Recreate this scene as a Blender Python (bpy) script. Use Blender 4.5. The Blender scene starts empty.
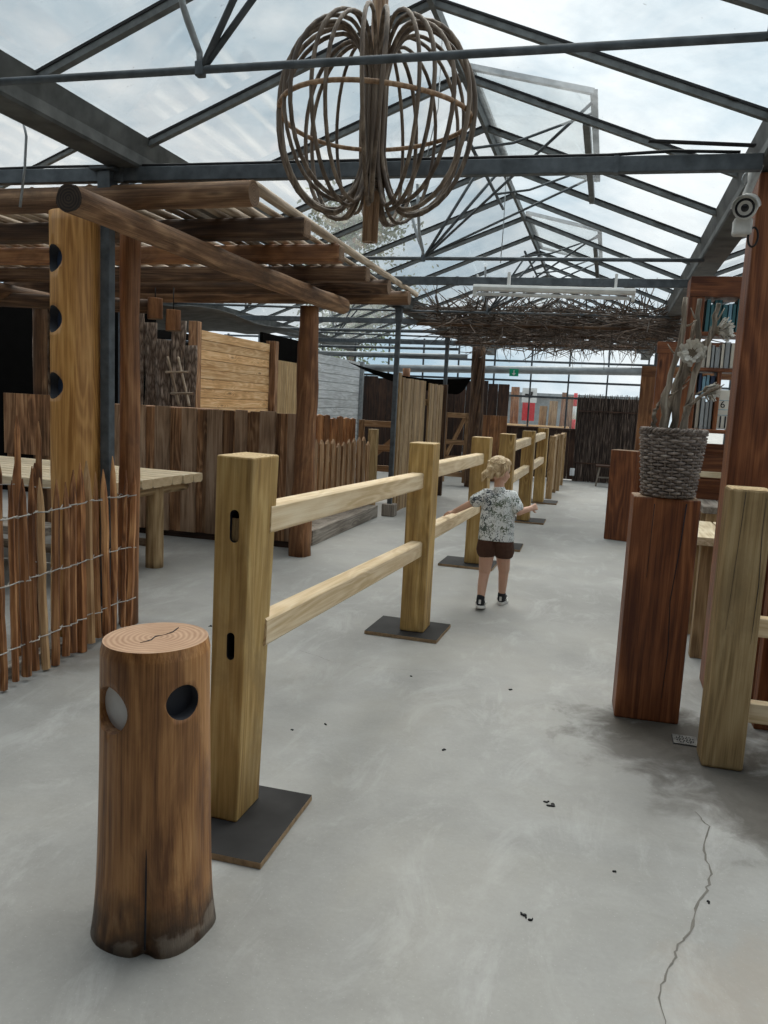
import bpy, bmesh, math, random
from mathutils import Vector, Matrix, noise as mnoise
random.seed(7)
PI = math.pi
sc = bpy.context.scene
COL = sc.collection
V = Vector
W = {}          # world matrices


# ------------------------------------------------------------------ helpers
def U(a, b): return random.uniform(a, b)


def props(o, label=None, cat=None, group=None, kind=None):
    if label: o['label'] = label
    if cat: o['category'] = cat
    if group: o['group'] = group
    if kind: o['kind'] = kind
    return o


def place(o, M, parent=None):
    W[o.name] = M.copy()
    if parent is not None:
        o.parent = parent
        o.matrix_basis = W[parent.name].inverted() @ M
    else:
        o.matrix_basis = M
    return o


def empty(name, label, cat, loc, rz=0.0, group=None, kind=None):
    o = bpy.data.objects.new(name, None)
    o.empty_display_size = .1
    COL.objects.link(o)
    place(o, Matrix.Translation(V(loc)) @ Matrix.Rotation(rz, 4, 'Z'))
    return props(o, label, cat, group, kind)


def frame(p0, p1, up=(0, 0, 1)):
    """local Z runs from p0 to p1, local Y as close to up as it can be"""
    p0, p1 = V(p0), V(p1)
    z = (p1 - p0).normalized()
    u = V(up)
    if abs(z.dot(u.normalized())) > .995: u = V((0, 1, 0))
    x = u.cross(z).normalized()
    y = z.cross(x)
    M = Matrix((x, y, z)).transposed().to_4x4()
    M.translation = p0
    return M, (p1 - p0).length


class MB:
    def __init__(s): s.v, s.f, s.mi, s.sm = [], [], [], []

    def face(s, idx, m=0, smooth=False):
        s.f.append(tuple(idx)); s.mi.append(m); s.sm.append(smooth)

    def box(s, c, d, m=0, R=None, mats=None):
        """box centred at c with full sizes d; mats: (-x,+x,-y,+y,-z,+z)"""
        b = len(s.v)
        for k in range(8):
            q = V(((k & 1) - .5, ((k >> 1) & 1) - .5, ((k >> 2) & 1) - .5))
            q = V((q.x * d[0], q.y * d[1], q.z * d[2]))
            if R: q = R @ q
            s.v.append(V(c) + q)
        F = [(0, 4, 6, 2), (1, 3, 7, 5), (0, 1, 5, 4), (2, 6, 7, 3), (0, 2, 3, 1), (4, 5, 7, 6)]
        for i, f in enumerate(F):
            s.face([b + k for k in f], mats[i] if mats else m)
        return s

    def prism(s, poly, z0, z1, m=0, mcap=None, smooth=False):
        b, n = len(s.v), len(poly)
        s.v += [V((x, y, z0)) for x, y in poly] + [V((x, y, z1)) for x, y in poly]
        for i in range(n):
            j = (i + 1) % n
            s.face((b + i, b + j, b + n + j, b + n + i), m, smooth)
        mc = m if mcap is None else mcap
        s.face([b + i for i in reversed(range(n))], mc)
        s.face([b + n + i for i in range(n)], mc)
        return s

    def tube(s, pts, rad, n=8, m=0, mcap=None, smooth=True, cap=True, closed=False, prof=None, flat=1.0):
        pts = [V(p) for p in pts]
        N = len(pts)
        if not hasattr(rad, '__len__'): rad = [rad] * N
        b = len(s.v)
        px = None
        for i, p in enumerate(pts):
            if closed: t = pts[(i + 1) % N] - pts[i - 1]
            else: t = pts[min(i + 1, N - 1)] - pts[max(i - 1, 0)]
            t.normalize()
            if px is None:
                a = V((0, 0, 1)) if abs(t.z) < .9 else V((1, 0, 0))
                px = (a - t * a.dot(t)).normalized()
            else:
                px = (px - t * px.dot(t)).normalized()
            py = t.cross(px)
            for k in range(n):
                a = 2 * PI * k / n
                r = rad[i] * (prof(i / (N - 1), a) if prof else 1)
                s.v.append(p + px * (r * math.cos(a)) + py * (r * math.sin(a) * flat))
        for i in range(N if closed else N - 1):
            i2 = (i + 1) % N
            for k in range(n):
                k2 = (k + 1) % n
                s.face((b + i * n + k, b + i * n + k2, b + i2 * n + k2, b + i2 * n + k), m, smooth)
        if cap and not closed:
            mc = m if mcap is None else mcap
            s.face([b + k for k in reversed(range(n))], mc)
            s.face([b + (N - 1) * n + k for k in range(n)], mc)
        return s

    def lathe(s, prof, n=24, m=0, c=(0, 0, 0)):
        b = len(s.v); c = V(c)
        for r, z in prof:
            for k in range(n):
                a = 2 * PI * k / n
                s.v.append(c + V((r * math.cos(a), r * math.sin(a), z)))
        for i in range(len(prof) - 1):
            for k in range(n):
                k2 = (k + 1) % n
                s.face((b + i * n + k, b + i * n + k2, b + (i + 1) * n + k2, b + (i + 1) * n + k), m, True)
        s.face([b + k for k in reversed(range(n))], m)
        s.face([b + (len(prof) - 1) * n + k for k in range(n)], m)
        return s

    def ell(s, c, r, n=16, m=0, R=None):
        b = len(s.v); h = n // 2; c = V(c)
        for i in range(1, h):
            t = PI * i / h
            for k in range(n):
                a = 2 * PI * k / n
                q = V((r[0] * math.sin(t) * math.cos(a), r[1] * math.sin(t) * math.sin(a), r[2] * math.cos(t)))
                s.v.append(c + (R @ q if R else q))
        tv = V((0, 0, r[2])); bv = -tv
        s.v += [c + (R @ tv if R else tv), c + (R @ bv if R else bv)]
        T, B = len(s.v) - 2, len(s.v) - 1
        for i in range(h - 2):
            for k in range(n):
                k2 = (k + 1) % n
                s.face((b + i * n + k, b + (i + 1) * n + k, b + (i + 1) * n + k2, b + i * n + k2), m, True)
        for k in range(n):
            k2 = (k + 1) % n
            s.face((T, b + k, b + k2), m, True)
            s.face((B, b + (h - 2) * n + k2, b + (h - 2) * n + k), m, True)
        return s

    def mesh(s, name, mats):
        me = bpy.data.meshes.new(name)
        me.from_pydata([tuple(p) for p in s.v], [], s.f)
        for m in mats: me.materials.append(m)
        me.polygons.foreach_set('material_index', s.mi)
        me.polygons.foreach_set('use_smooth', s.sm)
        me.update()
        return me


def add(name, mb, mats, parent=None, M=None, bevel=0, label=None, cat=None, group=None, kind=None):
    if not isinstance(mats, (list, tuple)): mats = [mats]
    me = mb.mesh(name, mats) if isinstance(mb, MB) else mb
    o = bpy.data.objects.new(name, me)
    COL.objects.link(o)
    place(o, M or Matrix(), parent)
    if bevel:
        b = o.modifiers.new('bevel', 'BEVEL')
        b.width = bevel; b.segments = 2; b.limit_method = 'ANGLE'; b.angle_limit = .7
    return props(o, label, cat, group, kind)


def timber(name, p0, p1, w, h, mats, parent=None, up=(0, 0, 1), bevel=.004, **k):
    """sawn timber: w across, h along up, grain along its length"""
    M, L = frame(p0, p1, up)
    mats = mats if isinstance(mats, (list, tuple)) else [mats]
    e = len(mats) - 1
    mb = MB().box((0, 0, L / 2), (w, h, L), mats=(0, 0, 0, 0, e, e))
    return add(name, mb, mats, parent, M, bevel, **k)


def log_mb(L, r0, r1, seed=0, irr=.06, n=20, rings=14, bend=.0):
    mb = MB()
    pts, rad = [], []
    for i in range(rings):
        t = i / (rings - 1)
        pts.append((bend * math.sin(t * PI) + .3 * irr * r0 * math.sin(t * 9 + seed), .3 * irr * r0 * math.cos(t * 7 + seed * 2), t * L))
        rad.append(r0 + (r1 - r0) * t)
    def prof(t, a):
        return 1 + irr * mnoise.noise(V((math.cos(a) * 1.2 + seed * 3.1, math.sin(a) * 1.2, t * L * 2.2 + seed))) + irr * .5 * mnoise.noise(V((math.cos(a) * 3 + seed, math.sin(a) * 3, t * L * 6)))
    mb.tube(pts, rad, n, 0, 1, prof=prof)
    return mb


def log(name, p0, p1, r0, r1, mats, parent=None, seed=0, irr=.06, bend=0, up=(0, 0, 1), **k):
    M, L = frame(p0, p1, up)
    return add(name, log_mb(L, r0, r1, seed, irr, bend=bend), mats, parent, M, **k)


def rod(name, pts, r, mat, parent=None, n=8, **k):
    p0 = V(pts[0])
    return add(name, MB().tube([V(p) - p0 for p in pts], r, n), mat, parent, Matrix.Translation(p0), **k)


def bake(o):
    dg = bpy.context.evaluated_depsgraph_get(); dg.update()
    me = bpy.data.meshes.new_from_object(o.evaluated_get(dg))
    old = o.data
    o.modifiers.clear()
    o.data = me
    bpy.data.meshes.remove(old)
    return o


def carve(o, cutters):
    """cut holes (meshes given in o's local space) and keep the result"""
    tmp = []
    for mb, mat in cutters:
        c = bpy.data.objects.new('cutter', mb.mesh('cutter', [mat])); COL.objects.link(c)
        c.matrix_world = W[o.name]; tmp.append(c)
        m = o.modifiers.new('cut', 'BOOLEAN'); m.object = c; m.operation = 'DIFFERENCE'; m.solver = 'EXACT'
        try: m.material_mode = 'TRANSFER'
        except Exception: pass
    par = o.parent; o.parent = None; bas = o.matrix_basis.copy(); o.matrix_basis = W[o.name]
    bake(o)
    o.matrix_basis = bas; o.parent = par
    for c in tmp:
        d = c.data; bpy.data.objects.remove(c); bpy.data.meshes.remove(d)
    return o


def remeshed(name, mb, mats, parent, M=None, voxel=.004, smooth=4, **k):
    o = add(name, mb, mats, parent, M, **k)
    r = o.modifiers.new('r', 'REMESH'); r.mode = 'VOXEL'; r.voxel_size = voxel; r.use_smooth_shade = True
    s = o.modifiers.new('s', 'SMOOTH'); s.iterations = smooth; s.factor = .5
    return bake(o)


# ------------------------------------------------------------------ materials
class NT:
    def __init__(s, name):
        s.mat = bpy.data.materials.new(name); s.mat.use_nodes = True
        s.t = s.mat.node_tree; s.t.nodes.clear()
        s.out = s.n('ShaderNodeOutputMaterial')

    def n(s, typ, **kw):
        nd = s.t.nodes.new(typ)
        for k, v in kw.items():
            if k[0] == 'i' and k[1:].isdigit(): s.set(nd.inputs[int(k[1:])], v)
            elif k.startswith('I_'): s.set(nd.inputs[k[2:].replace('_', ' ')], v)
            else: setattr(nd, k, v)
        return nd

    def set(s, inp, v):
        if isinstance(v, bpy.types.NodeSocket): s.t.links.new(v, inp)
        else: inp.default_value = v

    def math(s, op, a, b=0.0, c=None, clamp=False):
        nd = s.n('ShaderNodeMath', operation=op, i0=a, i1=b); nd.use_clamp = clamp
        if c is not None: s.set(nd.inputs[2], c)
        return nd.outputs[0]

    def mix(s, f, a, b, mode='MIX'):
        nd = s.n('ShaderNodeMix', data_type='RGBA', blend_type=mode)
        s.set(nd.inputs[0], f); s.set(nd.inputs[6], a); s.set(nd.inputs[7], b)
        return nd.outputs[2]

    def ramp(s, f, stops):
        nd = s.n('ShaderNodeValToRGB', i0=f)
        cr = nd.color_ramp
        while len(cr.elements) > 1: cr.elements.remove(cr.elements[-1])
        cr.elements[0].position = stops[0][0]; cr.elements[0].color = col(stops[0][1])
        for p, c in stops[1:]:
            e = cr.elements.new(p); e.color = col(c)
        return nd.outputs[0]

    def noise(s, vec, scale, detail=4, rough=.55, dist=0):
        nd = s.n('ShaderNodeTexNoise', I_Scale=scale, I_Detail=detail, I_Roughness=rough, I_Distortion=dist)
        if vec is not None: s.set(nd.inputs['Vector'], vec)
        return nd.outputs[0]

    def map(s, vec, sc_=(1, 1, 1), loc=(0, 0, 0)):
        nd = s.n('ShaderNodeMapping'); s.set(nd.inputs[0], vec)
        nd.inputs[3].default_value = sc_
        s.set(nd.inputs[1], loc)
        return nd.outputs[0]

    def rnd(s):
        a = s.n('ShaderNodeObjectInfo').outputs['Random']
        b = s.n('ShaderNodeNewGeometry').outputs['Random Per Island']
        return s.math('FRACT', s.math('ADD', a, b))

    def bsdf(s, colr, rough=.6, metal=0, bump=None, bs=.3, bd=.01, spec=.4, normal=None):
        p = s.n('ShaderNodeBsdfPrincipled')
        s.set(p.inputs['Base Color'], col(colr) if isinstance(colr, tuple) else colr)
        s.set(p.inputs['Roughness'], rough); s.set(p.inputs['Metallic'], metal)
        p.inputs['Specular IOR Level'].default_value = spec
        if bump is not None:
            b = s.n('ShaderNodeBump', I_Strength=bs, I_Distance=bd); s.set(b.inputs['Height'], bump)
            s.t.links.new(b.outputs[0], p.inputs['Normal'])
        s.t.links.new(p.outputs[0], s.out.inputs[0])
        return p


def col(c): return (c[0], c[1], c[2], 1.0)


def obj_vec(t): return t.n('ShaderNodeTexCoord').outputs['Object']


def wood(name, dark, mid, light, ring=7.0, rough=.62, knots=True, var=.3, fib=1.0, bump=.25, stain=None):
    """sawn or peeled wood, grain along local Z: contour-like year rings, fine fibre, blotches and knots"""
    t = NT(name)
    r = t.rnd()
    v0 = obj_vec(t)
    off = t.n('ShaderNodeCombineXYZ', i0=t.math('MULTIPLY', r, 7.3), i1=t.math('MULTIPLY', r, 3.1), i2=t.math('MULTIPLY', r, 11.0)).outputs[0]
    v = t.n('ShaderNodeVectorMath', operation='ADD', i0=v0, i1=off).outputs[0]
    vo = t.n('ShaderNodeTexVoronoi', I_Scale=1.0); t.set(vo.inputs['Vector'], t.map(v, (5.5, 5.5, 1.5)))
    pull = t.ramp(vo.outputs['Distance'], [(0.0, (1, 1, 1)), (.30, (0, 0, 0))])
    base = t.noise(t.map(v, (5, 5, .55)), 1.0, 2, .45, .25)
    if knots: base = t.math('ADD', base, t.math('MULTIPLY', pull, .16))
    rings = t.math('ADD', t.math('MULTIPLY', t.math('SINE', t.math('MULTIPLY', base, ring * 14)), .5), .5)
    rings = t.math('POWER', rings, 1.6)
    big = t.noise(t.map(v, (2.2, 2.2, 1.1)), 1.6, 4, .6, .5)
    fibre = t.noise(t.map(v, (150, 150, 3.5)), 1.0, 3, .65)
    streak = t.noise(t.map(v, (34, 34, 1.1)), 1.0, 4, .65)
    f = t.math('ADD', t.math('MULTIPLY', rings, .17), t.math('MULTIPLY', big, .55))
    f = t.math('ADD', f, t.math('MULTIPLY', t.math('SUBTRACT', streak, .5), .75))
    f = t.math('ADD', f, t.math('MULTIPLY', t.math('SUBTRACT', fibre, .5), .5 * fib))
    f = t.math('ADD', f, .12)
    c = t.ramp(f, [(.27, dark), (.48, mid), (.69, light)])
    if knots:
        k = t.ramp(vo.outputs['Distance'], [(.05, (1, 1, 1)), (.11, (0, 0, 0))])
        c = t.mix(t.math('MULTIPLY', k, .75), c, col(tuple(x * .4 for x in dark)))
    br = t.math('ADD', t.math('MULTIPLY', r, var), 1 - var * .5)
    c = t.mix(1.0, c, t.n('ShaderNodeCombineXYZ', i0=br, i1=br, i2=br).outputs[0], 'MULTIPLY')
    if stain:
        st_ = t.ramp(t.noise(t.map(v, (5, 5, 2.2)), 1.0, 6, .68, .8), [(.47, (0, 0, 0)), (.66, (1, 1, 1))])
        c = t.mix(t.math('MULTIPLY', st_, .6), c, col(stain))
    h = t.math('ADD', fibre, t.math('MULTIPLY', streak, 1.2))
    t.bsdf(c, rough, bump=h, bs=bump, bd=.008)
    return t.mat


def endgrain(name, dark, light):
    t = NT(name)
    v = obj_vec(t)
    wv = t.n('ShaderNodeTexWave', wave_type='RINGS', rings_direction='Z', I_Scale=22.0, I_Distortion=2.0)
    t.set(wv.inputs['Vector'], v)
    f = t.math('ADD', t.math('MULTIPLY', wv.outputs[1], .4), t.math('MULTIPLY', t.noise(v, 18, 4), .6))
    t.bsdf(t.ramp(f, [(.2, dark), (.8, light)]), .75, bump=f, bs=.2)
    return t.mat


def plain(name, c, rough=.5, metal=0, var=.12, scale=9, bump=0, spec=.4, rv=0):
    t = NT(name)
    n_ = t.noise(obj_vec(t), scale, 4)
    a = tuple(max(0, x * (1 - var)) for x in c); b = tuple(min(1, x * (1 + var)) for x in c)
    cc = t.ramp(n_, [(.3, a), (.7, b)])
    if rv:
        r = t.math('ADD', t.math('MULTIPLY', t.rnd(), rv), 1 - rv / 2)
        cc = t.mix(1.0, cc, t.n('ShaderNodeCombineXYZ', i0=r, i1=r, i2=r).outputs[0], 'MULTIPLY')
    t.bsdf(cc, rough, metal, bump=n_ if bump else None, bs=bump, spec=spec)
    return t.mat


def mat_bark():
    t = NT('bark'); v = obj_vec(t)
    r = t.rnd()
    off = t.n('ShaderNodeCombineXYZ', i0=t.math('MULTIPLY', r, 9.), i1=r, i2=t.math('MULTIPLY', r, 5.)).outputs[0]
    v = t.n('ShaderNodeVectorMath', operation='ADD', i0=v, i1=off).outputs[0]
    vo = t.n('ShaderNodeTexVoronoi', feature='DISTANCE_TO_EDGE', I_Scale=1.0)
    t.set(vo.inputs['Vector'], t.map(t.mix(.06, v, t.n('ShaderNodeTexNoise', I_Scale=14.).outputs[1]), (26, 26, 7)))
    d = t.math('MULTIPLY', vo.outputs[0], 2.2, clamp=True)
    n_ = t.noise(v, 7, 5)
    c = t.mix(d, col((.10, .068, .050)), t.ramp(n_, [(.3, (.40, .29, .215)), (.7, (.80, .67, .56))]))
    t.bsdf(c, .9, bump=d, bs=.7, bd=.012)
    return t.mat


def mat_floor():
    t = NT('concrete'); v = obj_vec(t)
    a = t.noise(v, .9, 5, .6, .3); b = t.noise(v, 5, 6, .65, .4); c = t.noise(v, 60, 3)
    f = t.math('ADD', t.math('MULTIPLY', a, .55), t.math('MULTIPLY', b, .35))
    f = t.math('ADD', f, t.math('MULTIPLY', c, .10))
    base = t.ramp(f, [(.36, (.235, .233, .222)), (.5, (.30, .298, .286)), (.64, (.365, .363, .352))])
    scuff = t.ramp(t.noise(t.map(v, (1.3, .55, 1)), 3.0, 8, .74, .7), [(.52, (0, 0, 0)), (.70, (1, 1, 1))])
    base = t.mix(t.math('MULTIPLY', scuff, .38), base, col((.52, .525, .52)))
    warm = t.ramp(t.noise(v, .9, 5, .65, .6), [(.46, (0, 0, 0)), (.72, (1, 1, 1))])
    base = t.mix(t.math('MULTIPLY', warm, .35), base, col((.31, .29, .24)))
    grim = t.ramp(t.noise(t.map(v, (1, 1.6, 1)), 2.3, 7, .7, .8), [(.52, (0, 0, 0)), (.75, (1, 1, 1))])
    base = t.mix(t.math('MULTIPLY', grim, .18), base, col((.17, .17, .16)))
    pit = t.ramp(t.noise(v, 130, 2, .5), [(.66, (0, 0, 0)), (.72, (1, 1, 1))])
    base = t.mix(t.math('MULTIPLY', pit, .25), base, col((.54, .54, .52)))
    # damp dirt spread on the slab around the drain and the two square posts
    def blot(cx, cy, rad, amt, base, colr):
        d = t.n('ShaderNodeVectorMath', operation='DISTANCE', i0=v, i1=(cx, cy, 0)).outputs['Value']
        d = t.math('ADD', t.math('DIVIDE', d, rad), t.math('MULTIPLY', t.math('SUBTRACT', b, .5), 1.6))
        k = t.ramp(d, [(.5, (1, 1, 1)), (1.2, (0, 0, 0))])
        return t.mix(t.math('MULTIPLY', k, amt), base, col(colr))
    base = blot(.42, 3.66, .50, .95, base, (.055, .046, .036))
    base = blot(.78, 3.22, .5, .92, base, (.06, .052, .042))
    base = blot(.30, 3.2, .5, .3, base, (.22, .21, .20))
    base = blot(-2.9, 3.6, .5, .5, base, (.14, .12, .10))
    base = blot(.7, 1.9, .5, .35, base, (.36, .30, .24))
    t.bsdf(base, t.ramp(b, [(.3, (.5, .5, .5)), (.7, (.72, .72, .72))]), bump=t.math('ADD', b, t.math('MULTIPLY', c, .5)), bs=.12, bd=.006, spec=.35)
    return t.mat


def mat_glass(name='greenhouse_glass', k=1.0):
    t = NT(name); v = obj_vec(t)
    dirt = t.math('ADD', t.math('MULTIPLY', t.noise(v, 1.1, 5, .6), .6), t.math('MULTIPLY', t.noise(v, 7, 5, .7), .4))
    d = t.ramp(dirt, [(.38, (.05, .05, .05)), (.66, (.26, .26, .26))])
    spots = t.ramp(t.noise(v, 34, 3, .6), [(.70, (0, 0, 0)), (.76, (1, 1, 1))])
    tr = t.n('ShaderNodeBsdfTransparent'); tr.inputs[0].default_value = (.93, .96, .96, 1)
    tl = t.n('ShaderNodeBsdfTranslucent'); tl.inputs[0].default_value = (.86, .89, .90, 1)
    dk = t.n('ShaderNodeBsdfDiffuse'); dk.inputs[0].default_value = (.35, .35, .33, 1)
    m1 = t.n('ShaderNodeMixShader'); t.set(m1.inputs[0], t.math('MULTIPLY', d, k)); t.t.links.new(tr.outputs[0], m1.inputs[1]); t.t.links.new(tl.outputs[0], m1.inputs[2])
    m2 = t.n('ShaderNodeMixShader'); t.set(m2.inputs[0], t.math('MULTIPLY', spots, .35)); t.t.links.new(m1.outputs[0], m2.inputs[1]); t.t.links.new(dk.outputs[0], m2.inputs[2])
    g = t.n('ShaderNodeBsdfGlossy'); g.inputs['Roughness'].default_value = .08
    fr = t.n('ShaderNodeFresnel', I_IOR=1.3)
    m3 = t.n('ShaderNodeMixShader'); t.set(m3.inputs[0], t.math('MULTIPLY', fr.outputs[0], .35)); t.t.links.new(m2.outputs[0], m3.inputs[1]); t.t.links.new(g.outputs[0], m3.inputs[2])
    t.t.links.new(m3.outputs[0], t.out.inputs[0])
    return t.mat


M = {}
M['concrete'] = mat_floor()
M['crack'] = plain('crack_dirt', (.15, .14, .125), .9)
M['glass'] = mat_glass()
M['glass_clear'] = mat_glass('clean_glass', .25)
M['bark'] = mat_bark()
M['steel'] = plain('galvanised_steel', (.085, .097, .107), .55, .35, .35, 14)
M['steel_light'] = plain('light_galvanised_steel', (.30, .32, .33), .5, .4, .25, 20)
M['gutter'] = plain('gutter_steel', (.075, .078, .075), .65, .2, .5, 7)
M['bar'] = plain('glazing_bar_metal', (.13, .14, .14), .55, .3, .3, 20)
M['black'] = plain('black_rubber', (.012, .012, .013), .7)
M['hole'] = plain('dark_recess', (.012, .013, .020), .6)
M['greydisc'] = plain('pale_grey_plate', (.66, .68, .70), .5)
M['white'] = plain('white_plastic', (.68, .68, .66), .5)
M['oak'] = wood('pale_oak', (.28, .16, .046), (.48, .30, .10), (.61, .42, .17), 6, stain=(.26, .17, .07))
M['oak_grey'] = wood('weathered_oak', (.21, .14, .058), (.36, .245, .115), (.47, .34, .175), 6, stain=(.20, .14, .07))
M['pine'] = wood('fresh_pine', (.60, .43, .23), (.74, .57, .36), (.82, .67, .46), 7, var=.12, rough=.55, bump=.12)
M['pine_end'] = endgrain('pine_end_grain', (.42, .28, .14), (.74, .58, .38))
M['oak_end'] = endgrain('oak_end_grain', (.34, .22, .10), (.66, .50, .28))
M['red'] = wood('oiled_red_timber', (.075, .021, .008), (.165, .054, .019), (.28, .105, .040), 4, rough=.5, var=.2)
M['red_end'] = endgrain('red_end_grain', (.16, .09, .05), (.40, .27, .17))
M['stump'] = wood('oiled_stump', (.15, .058, .019), (.38, .175, .060), (.54, .285, .115), 5, rough=.45, var=.05, stain=(.12, .048, .02))
M['stump_end'] = endgrain('stump_top_grain', (.29, .165, .095), (.46, .30, .195))
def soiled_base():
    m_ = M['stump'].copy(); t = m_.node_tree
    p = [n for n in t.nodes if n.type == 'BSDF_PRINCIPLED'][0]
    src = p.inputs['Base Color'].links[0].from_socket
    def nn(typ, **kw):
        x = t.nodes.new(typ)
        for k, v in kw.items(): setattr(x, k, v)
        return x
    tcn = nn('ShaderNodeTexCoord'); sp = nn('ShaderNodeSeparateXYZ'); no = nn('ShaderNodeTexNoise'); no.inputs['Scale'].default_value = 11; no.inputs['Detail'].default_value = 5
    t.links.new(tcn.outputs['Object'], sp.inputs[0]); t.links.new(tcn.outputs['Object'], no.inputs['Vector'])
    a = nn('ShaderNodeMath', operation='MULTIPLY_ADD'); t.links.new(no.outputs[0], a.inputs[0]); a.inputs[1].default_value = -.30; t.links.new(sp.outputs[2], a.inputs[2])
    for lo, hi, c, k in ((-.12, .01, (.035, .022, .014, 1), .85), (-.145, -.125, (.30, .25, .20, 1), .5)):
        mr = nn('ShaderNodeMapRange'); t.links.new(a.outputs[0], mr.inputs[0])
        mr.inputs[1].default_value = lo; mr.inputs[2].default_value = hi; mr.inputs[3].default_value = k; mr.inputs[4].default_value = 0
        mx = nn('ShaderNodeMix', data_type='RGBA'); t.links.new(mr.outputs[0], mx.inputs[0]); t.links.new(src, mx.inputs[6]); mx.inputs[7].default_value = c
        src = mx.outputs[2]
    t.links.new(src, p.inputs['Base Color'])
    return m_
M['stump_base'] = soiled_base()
M['golden'] = wood('golden_column', (.33, .145, .038), (.54, .27, .08), (.66, .37, .13), 8, rough=.4, var=.05, knots=False)
M['log'] = wood('brown_log', (.085, .040, .018), (.19, .10, .05), (.36, .215, .115), 2.2, rough=.7, var=.3, stain=(.065, .038, .022), bump=.4)
M['log_dark'] = wood('dark_log', (.035, .018, .010), (.085, .045, .024), (.17, .10, .055), 4, rough=.75, var=.4, bump=.4)
M['log_red'] = wood('reddish_log', (.13, .05, .018), (.27, .115, .045), (.42, .21, .09), 2.5, rough=.6, var=.25, stain=(.09, .04, .02))
M['log_end'] = endgrain('dark_log_end', (.012, .009, .008), (.06, .04, .028))
M['log_end_mid'] = endgrain('brown_log_end', (.09, .05, .03), (.26, .16, .09))
M['picket'] = wood('chestnut_picket', (.10, .036, .013), (.29, .12, .043), (.52, .27, .115), 6, rough=.6, var=.6)
M['picket_pale'] = wood('pale_picket', (.30, .16, .07), (.48, .29, .14), (.6, .40, .22), 6, rough=.6, var=.2)
M['pickbrown'] = wood('pale_brown_pickets', (.14, .07, .03), (.28, .16, .075), (.42, .27, .15), 6, rough=.65, var=.4)
M['rough'] = wood('rough_brown_boards', (.10, .046, .021), (.27, .135, .064), (.47, .28, .15), 5, rough=.7, var=.75, bump=.4)
M['rough_grey'] = wood('grey_brown_boards', (.16, .095, .055), (.33, .21, .13), (.47, .33, .225), 4, rough=.75, var=.45, bump=.4)
M['dark'] = wood('dark_stained_boards', (.018, .009, .006), (.042, .020, .012), (.075, .036, .02), 5, rough=.7, var=.5)
M['orange'] = wood('orange_planks', (.48, .255, .095), (.70, .42, .19), (.82, .58, .33), 7, rough=.6, var=.35)
M['tan'] = wood('tan_boards', (.20, .12, .055), (.36, .235, .115), (.47, .33, .18), 6, rough=.65, var=.35)
M['reed'] = wood('reed_matting', (.28, .17, .07), (.46, .31, .15), (.56, .41, .22), 6, rough=.7, var=.4, knots=False)
M['whiteboard'] = wood('whitewashed_planks', (.42, .43, .43), (.60, .62, .63), (.72, .74, .75), 5, rough=.6, var=.15, knots=False)
M['grey'] = wood('grey_weathered_wood', (.13, .11, .09), (.25, .215, .18), (.36, .325, .28), 5, rough=.8, var=.3)
M['pole'] = wood('peeled_poles', (.16, .11, .07), (.34, .265, .19), (.50, .42, .33), 5, rough=.7, var=.5, knots=False)
M['table'] = wood('table_slats', (.48, .37, .22), (.66, .545, .37), (.76, .66, .49), 6, rough=.55, var=.15)
M['tableleg'] = wood('table_log_leg', (.16, .095, .04), (.32, .21, .10), (.46, .33, .18), 5, rough=.65)
M['plate'] = plain('dark_phenolic_ply', (.030, .029, .029), .62, 0, .3, 6, spec=.15)
M['plate_edge'] = plain('ply_edge', (.30, .20, .11), .7, 0, .3, 40)
M['wicker'] = wood('grey_wicker', (.11, .085, .07), (.235, .19, .165), (.40, .34, .295), 3, rough=.8, fib=.3, var=.35, knots=False)
M['rattan'] = wood('bent_rattan', (.055, .036, .024), (.125, .088, .06), (.235, .18, .13), 5, rough=.6, var=.35, knots=False)
M['rattan_pole'] = wood('split_bamboo', (.13, .07, .035), (.26, .155, .085), (.38, .25, .15), 6, rough=.6, var=.3, knots=False)
M['branch'] = wood('lichen_branch', (.10, .08, .06), (.24, .195, .15), (.42, .37, .30), 5, rough=.85, var=.3)
M['twig'] = plain('dry_twigs', (.085, .062, .048), .85, 0, .5, 20, rv=1.2)
M['flower'] = plain('dried_white_petals', (.60, .57, .51), .9, 0, .2, 20)
M['flower_mid'] = plain('dried_flower_heart', (.22, .18, .13), .9)
M['wire'] = plain('fence_wire', (.45, .43, .40), .45, .5)
M['skin'] = plain('skin', (.62, .37, .265), .55, 0, .06, 8)
M['hair'] = wood('blond_hair', (.28, .17, .08), (.52, .37, .20), (.70, .55, .35), 9, rough=.5, knots=False, var=.05, fib=2)
M['shorts'] = plain('brown_cotton', (.075, .035, .022), .9, 0, .15, 30)
M['shoe'] = plain('black_canvas', (.012, .013, .017), .7)
M['sole'] = plain('white_rubber', (.70, .69, .66), .6)
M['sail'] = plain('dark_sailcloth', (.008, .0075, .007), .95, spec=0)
M['shade'] = plain('grey_shade_cloth', (.16, .17, .17), .9, 0, .3, 5)
M['lamp'] = plain('fluorescent_cover', (.66, .66, .63), .4)
M['screen_dark'] = wood('dark_brushwood', (.016, .011, .009), (.055, .036, .028), (.20, .15, .12), 5, rough=.85, var=.9, knots=False)
M['ground'] = plain('outside_paving', (.36, .35, .33), .9, 0, .25, 2)
M['leaf'] = plain('tree_leaves', (.16, .20, .11), .7, 0, .4, 2, rv=.9)
M['redpaint'] = plain('red_paint', (.55, .02, .03), .5)
M['green'] = plain('green_sheet', (.03, .15, .09), .6)
M['exitgreen'] = plain('exit_green', (.0, .27, .14), .4)
M['zinc'] = plain('zinc_duct', (.27, .29, .30), .5, .4, .2, 6)
M['camera_shell'] = plain('dusty_white_housing', (.50, .50, .48), .45, 0, .2, 20)
M['lens'] = plain('dark_lens', (.015, .016, .02), .15)
M['drain'] = plain('cast_drain', (.16, .155, .145), .7, .2, .35, 30)
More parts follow.
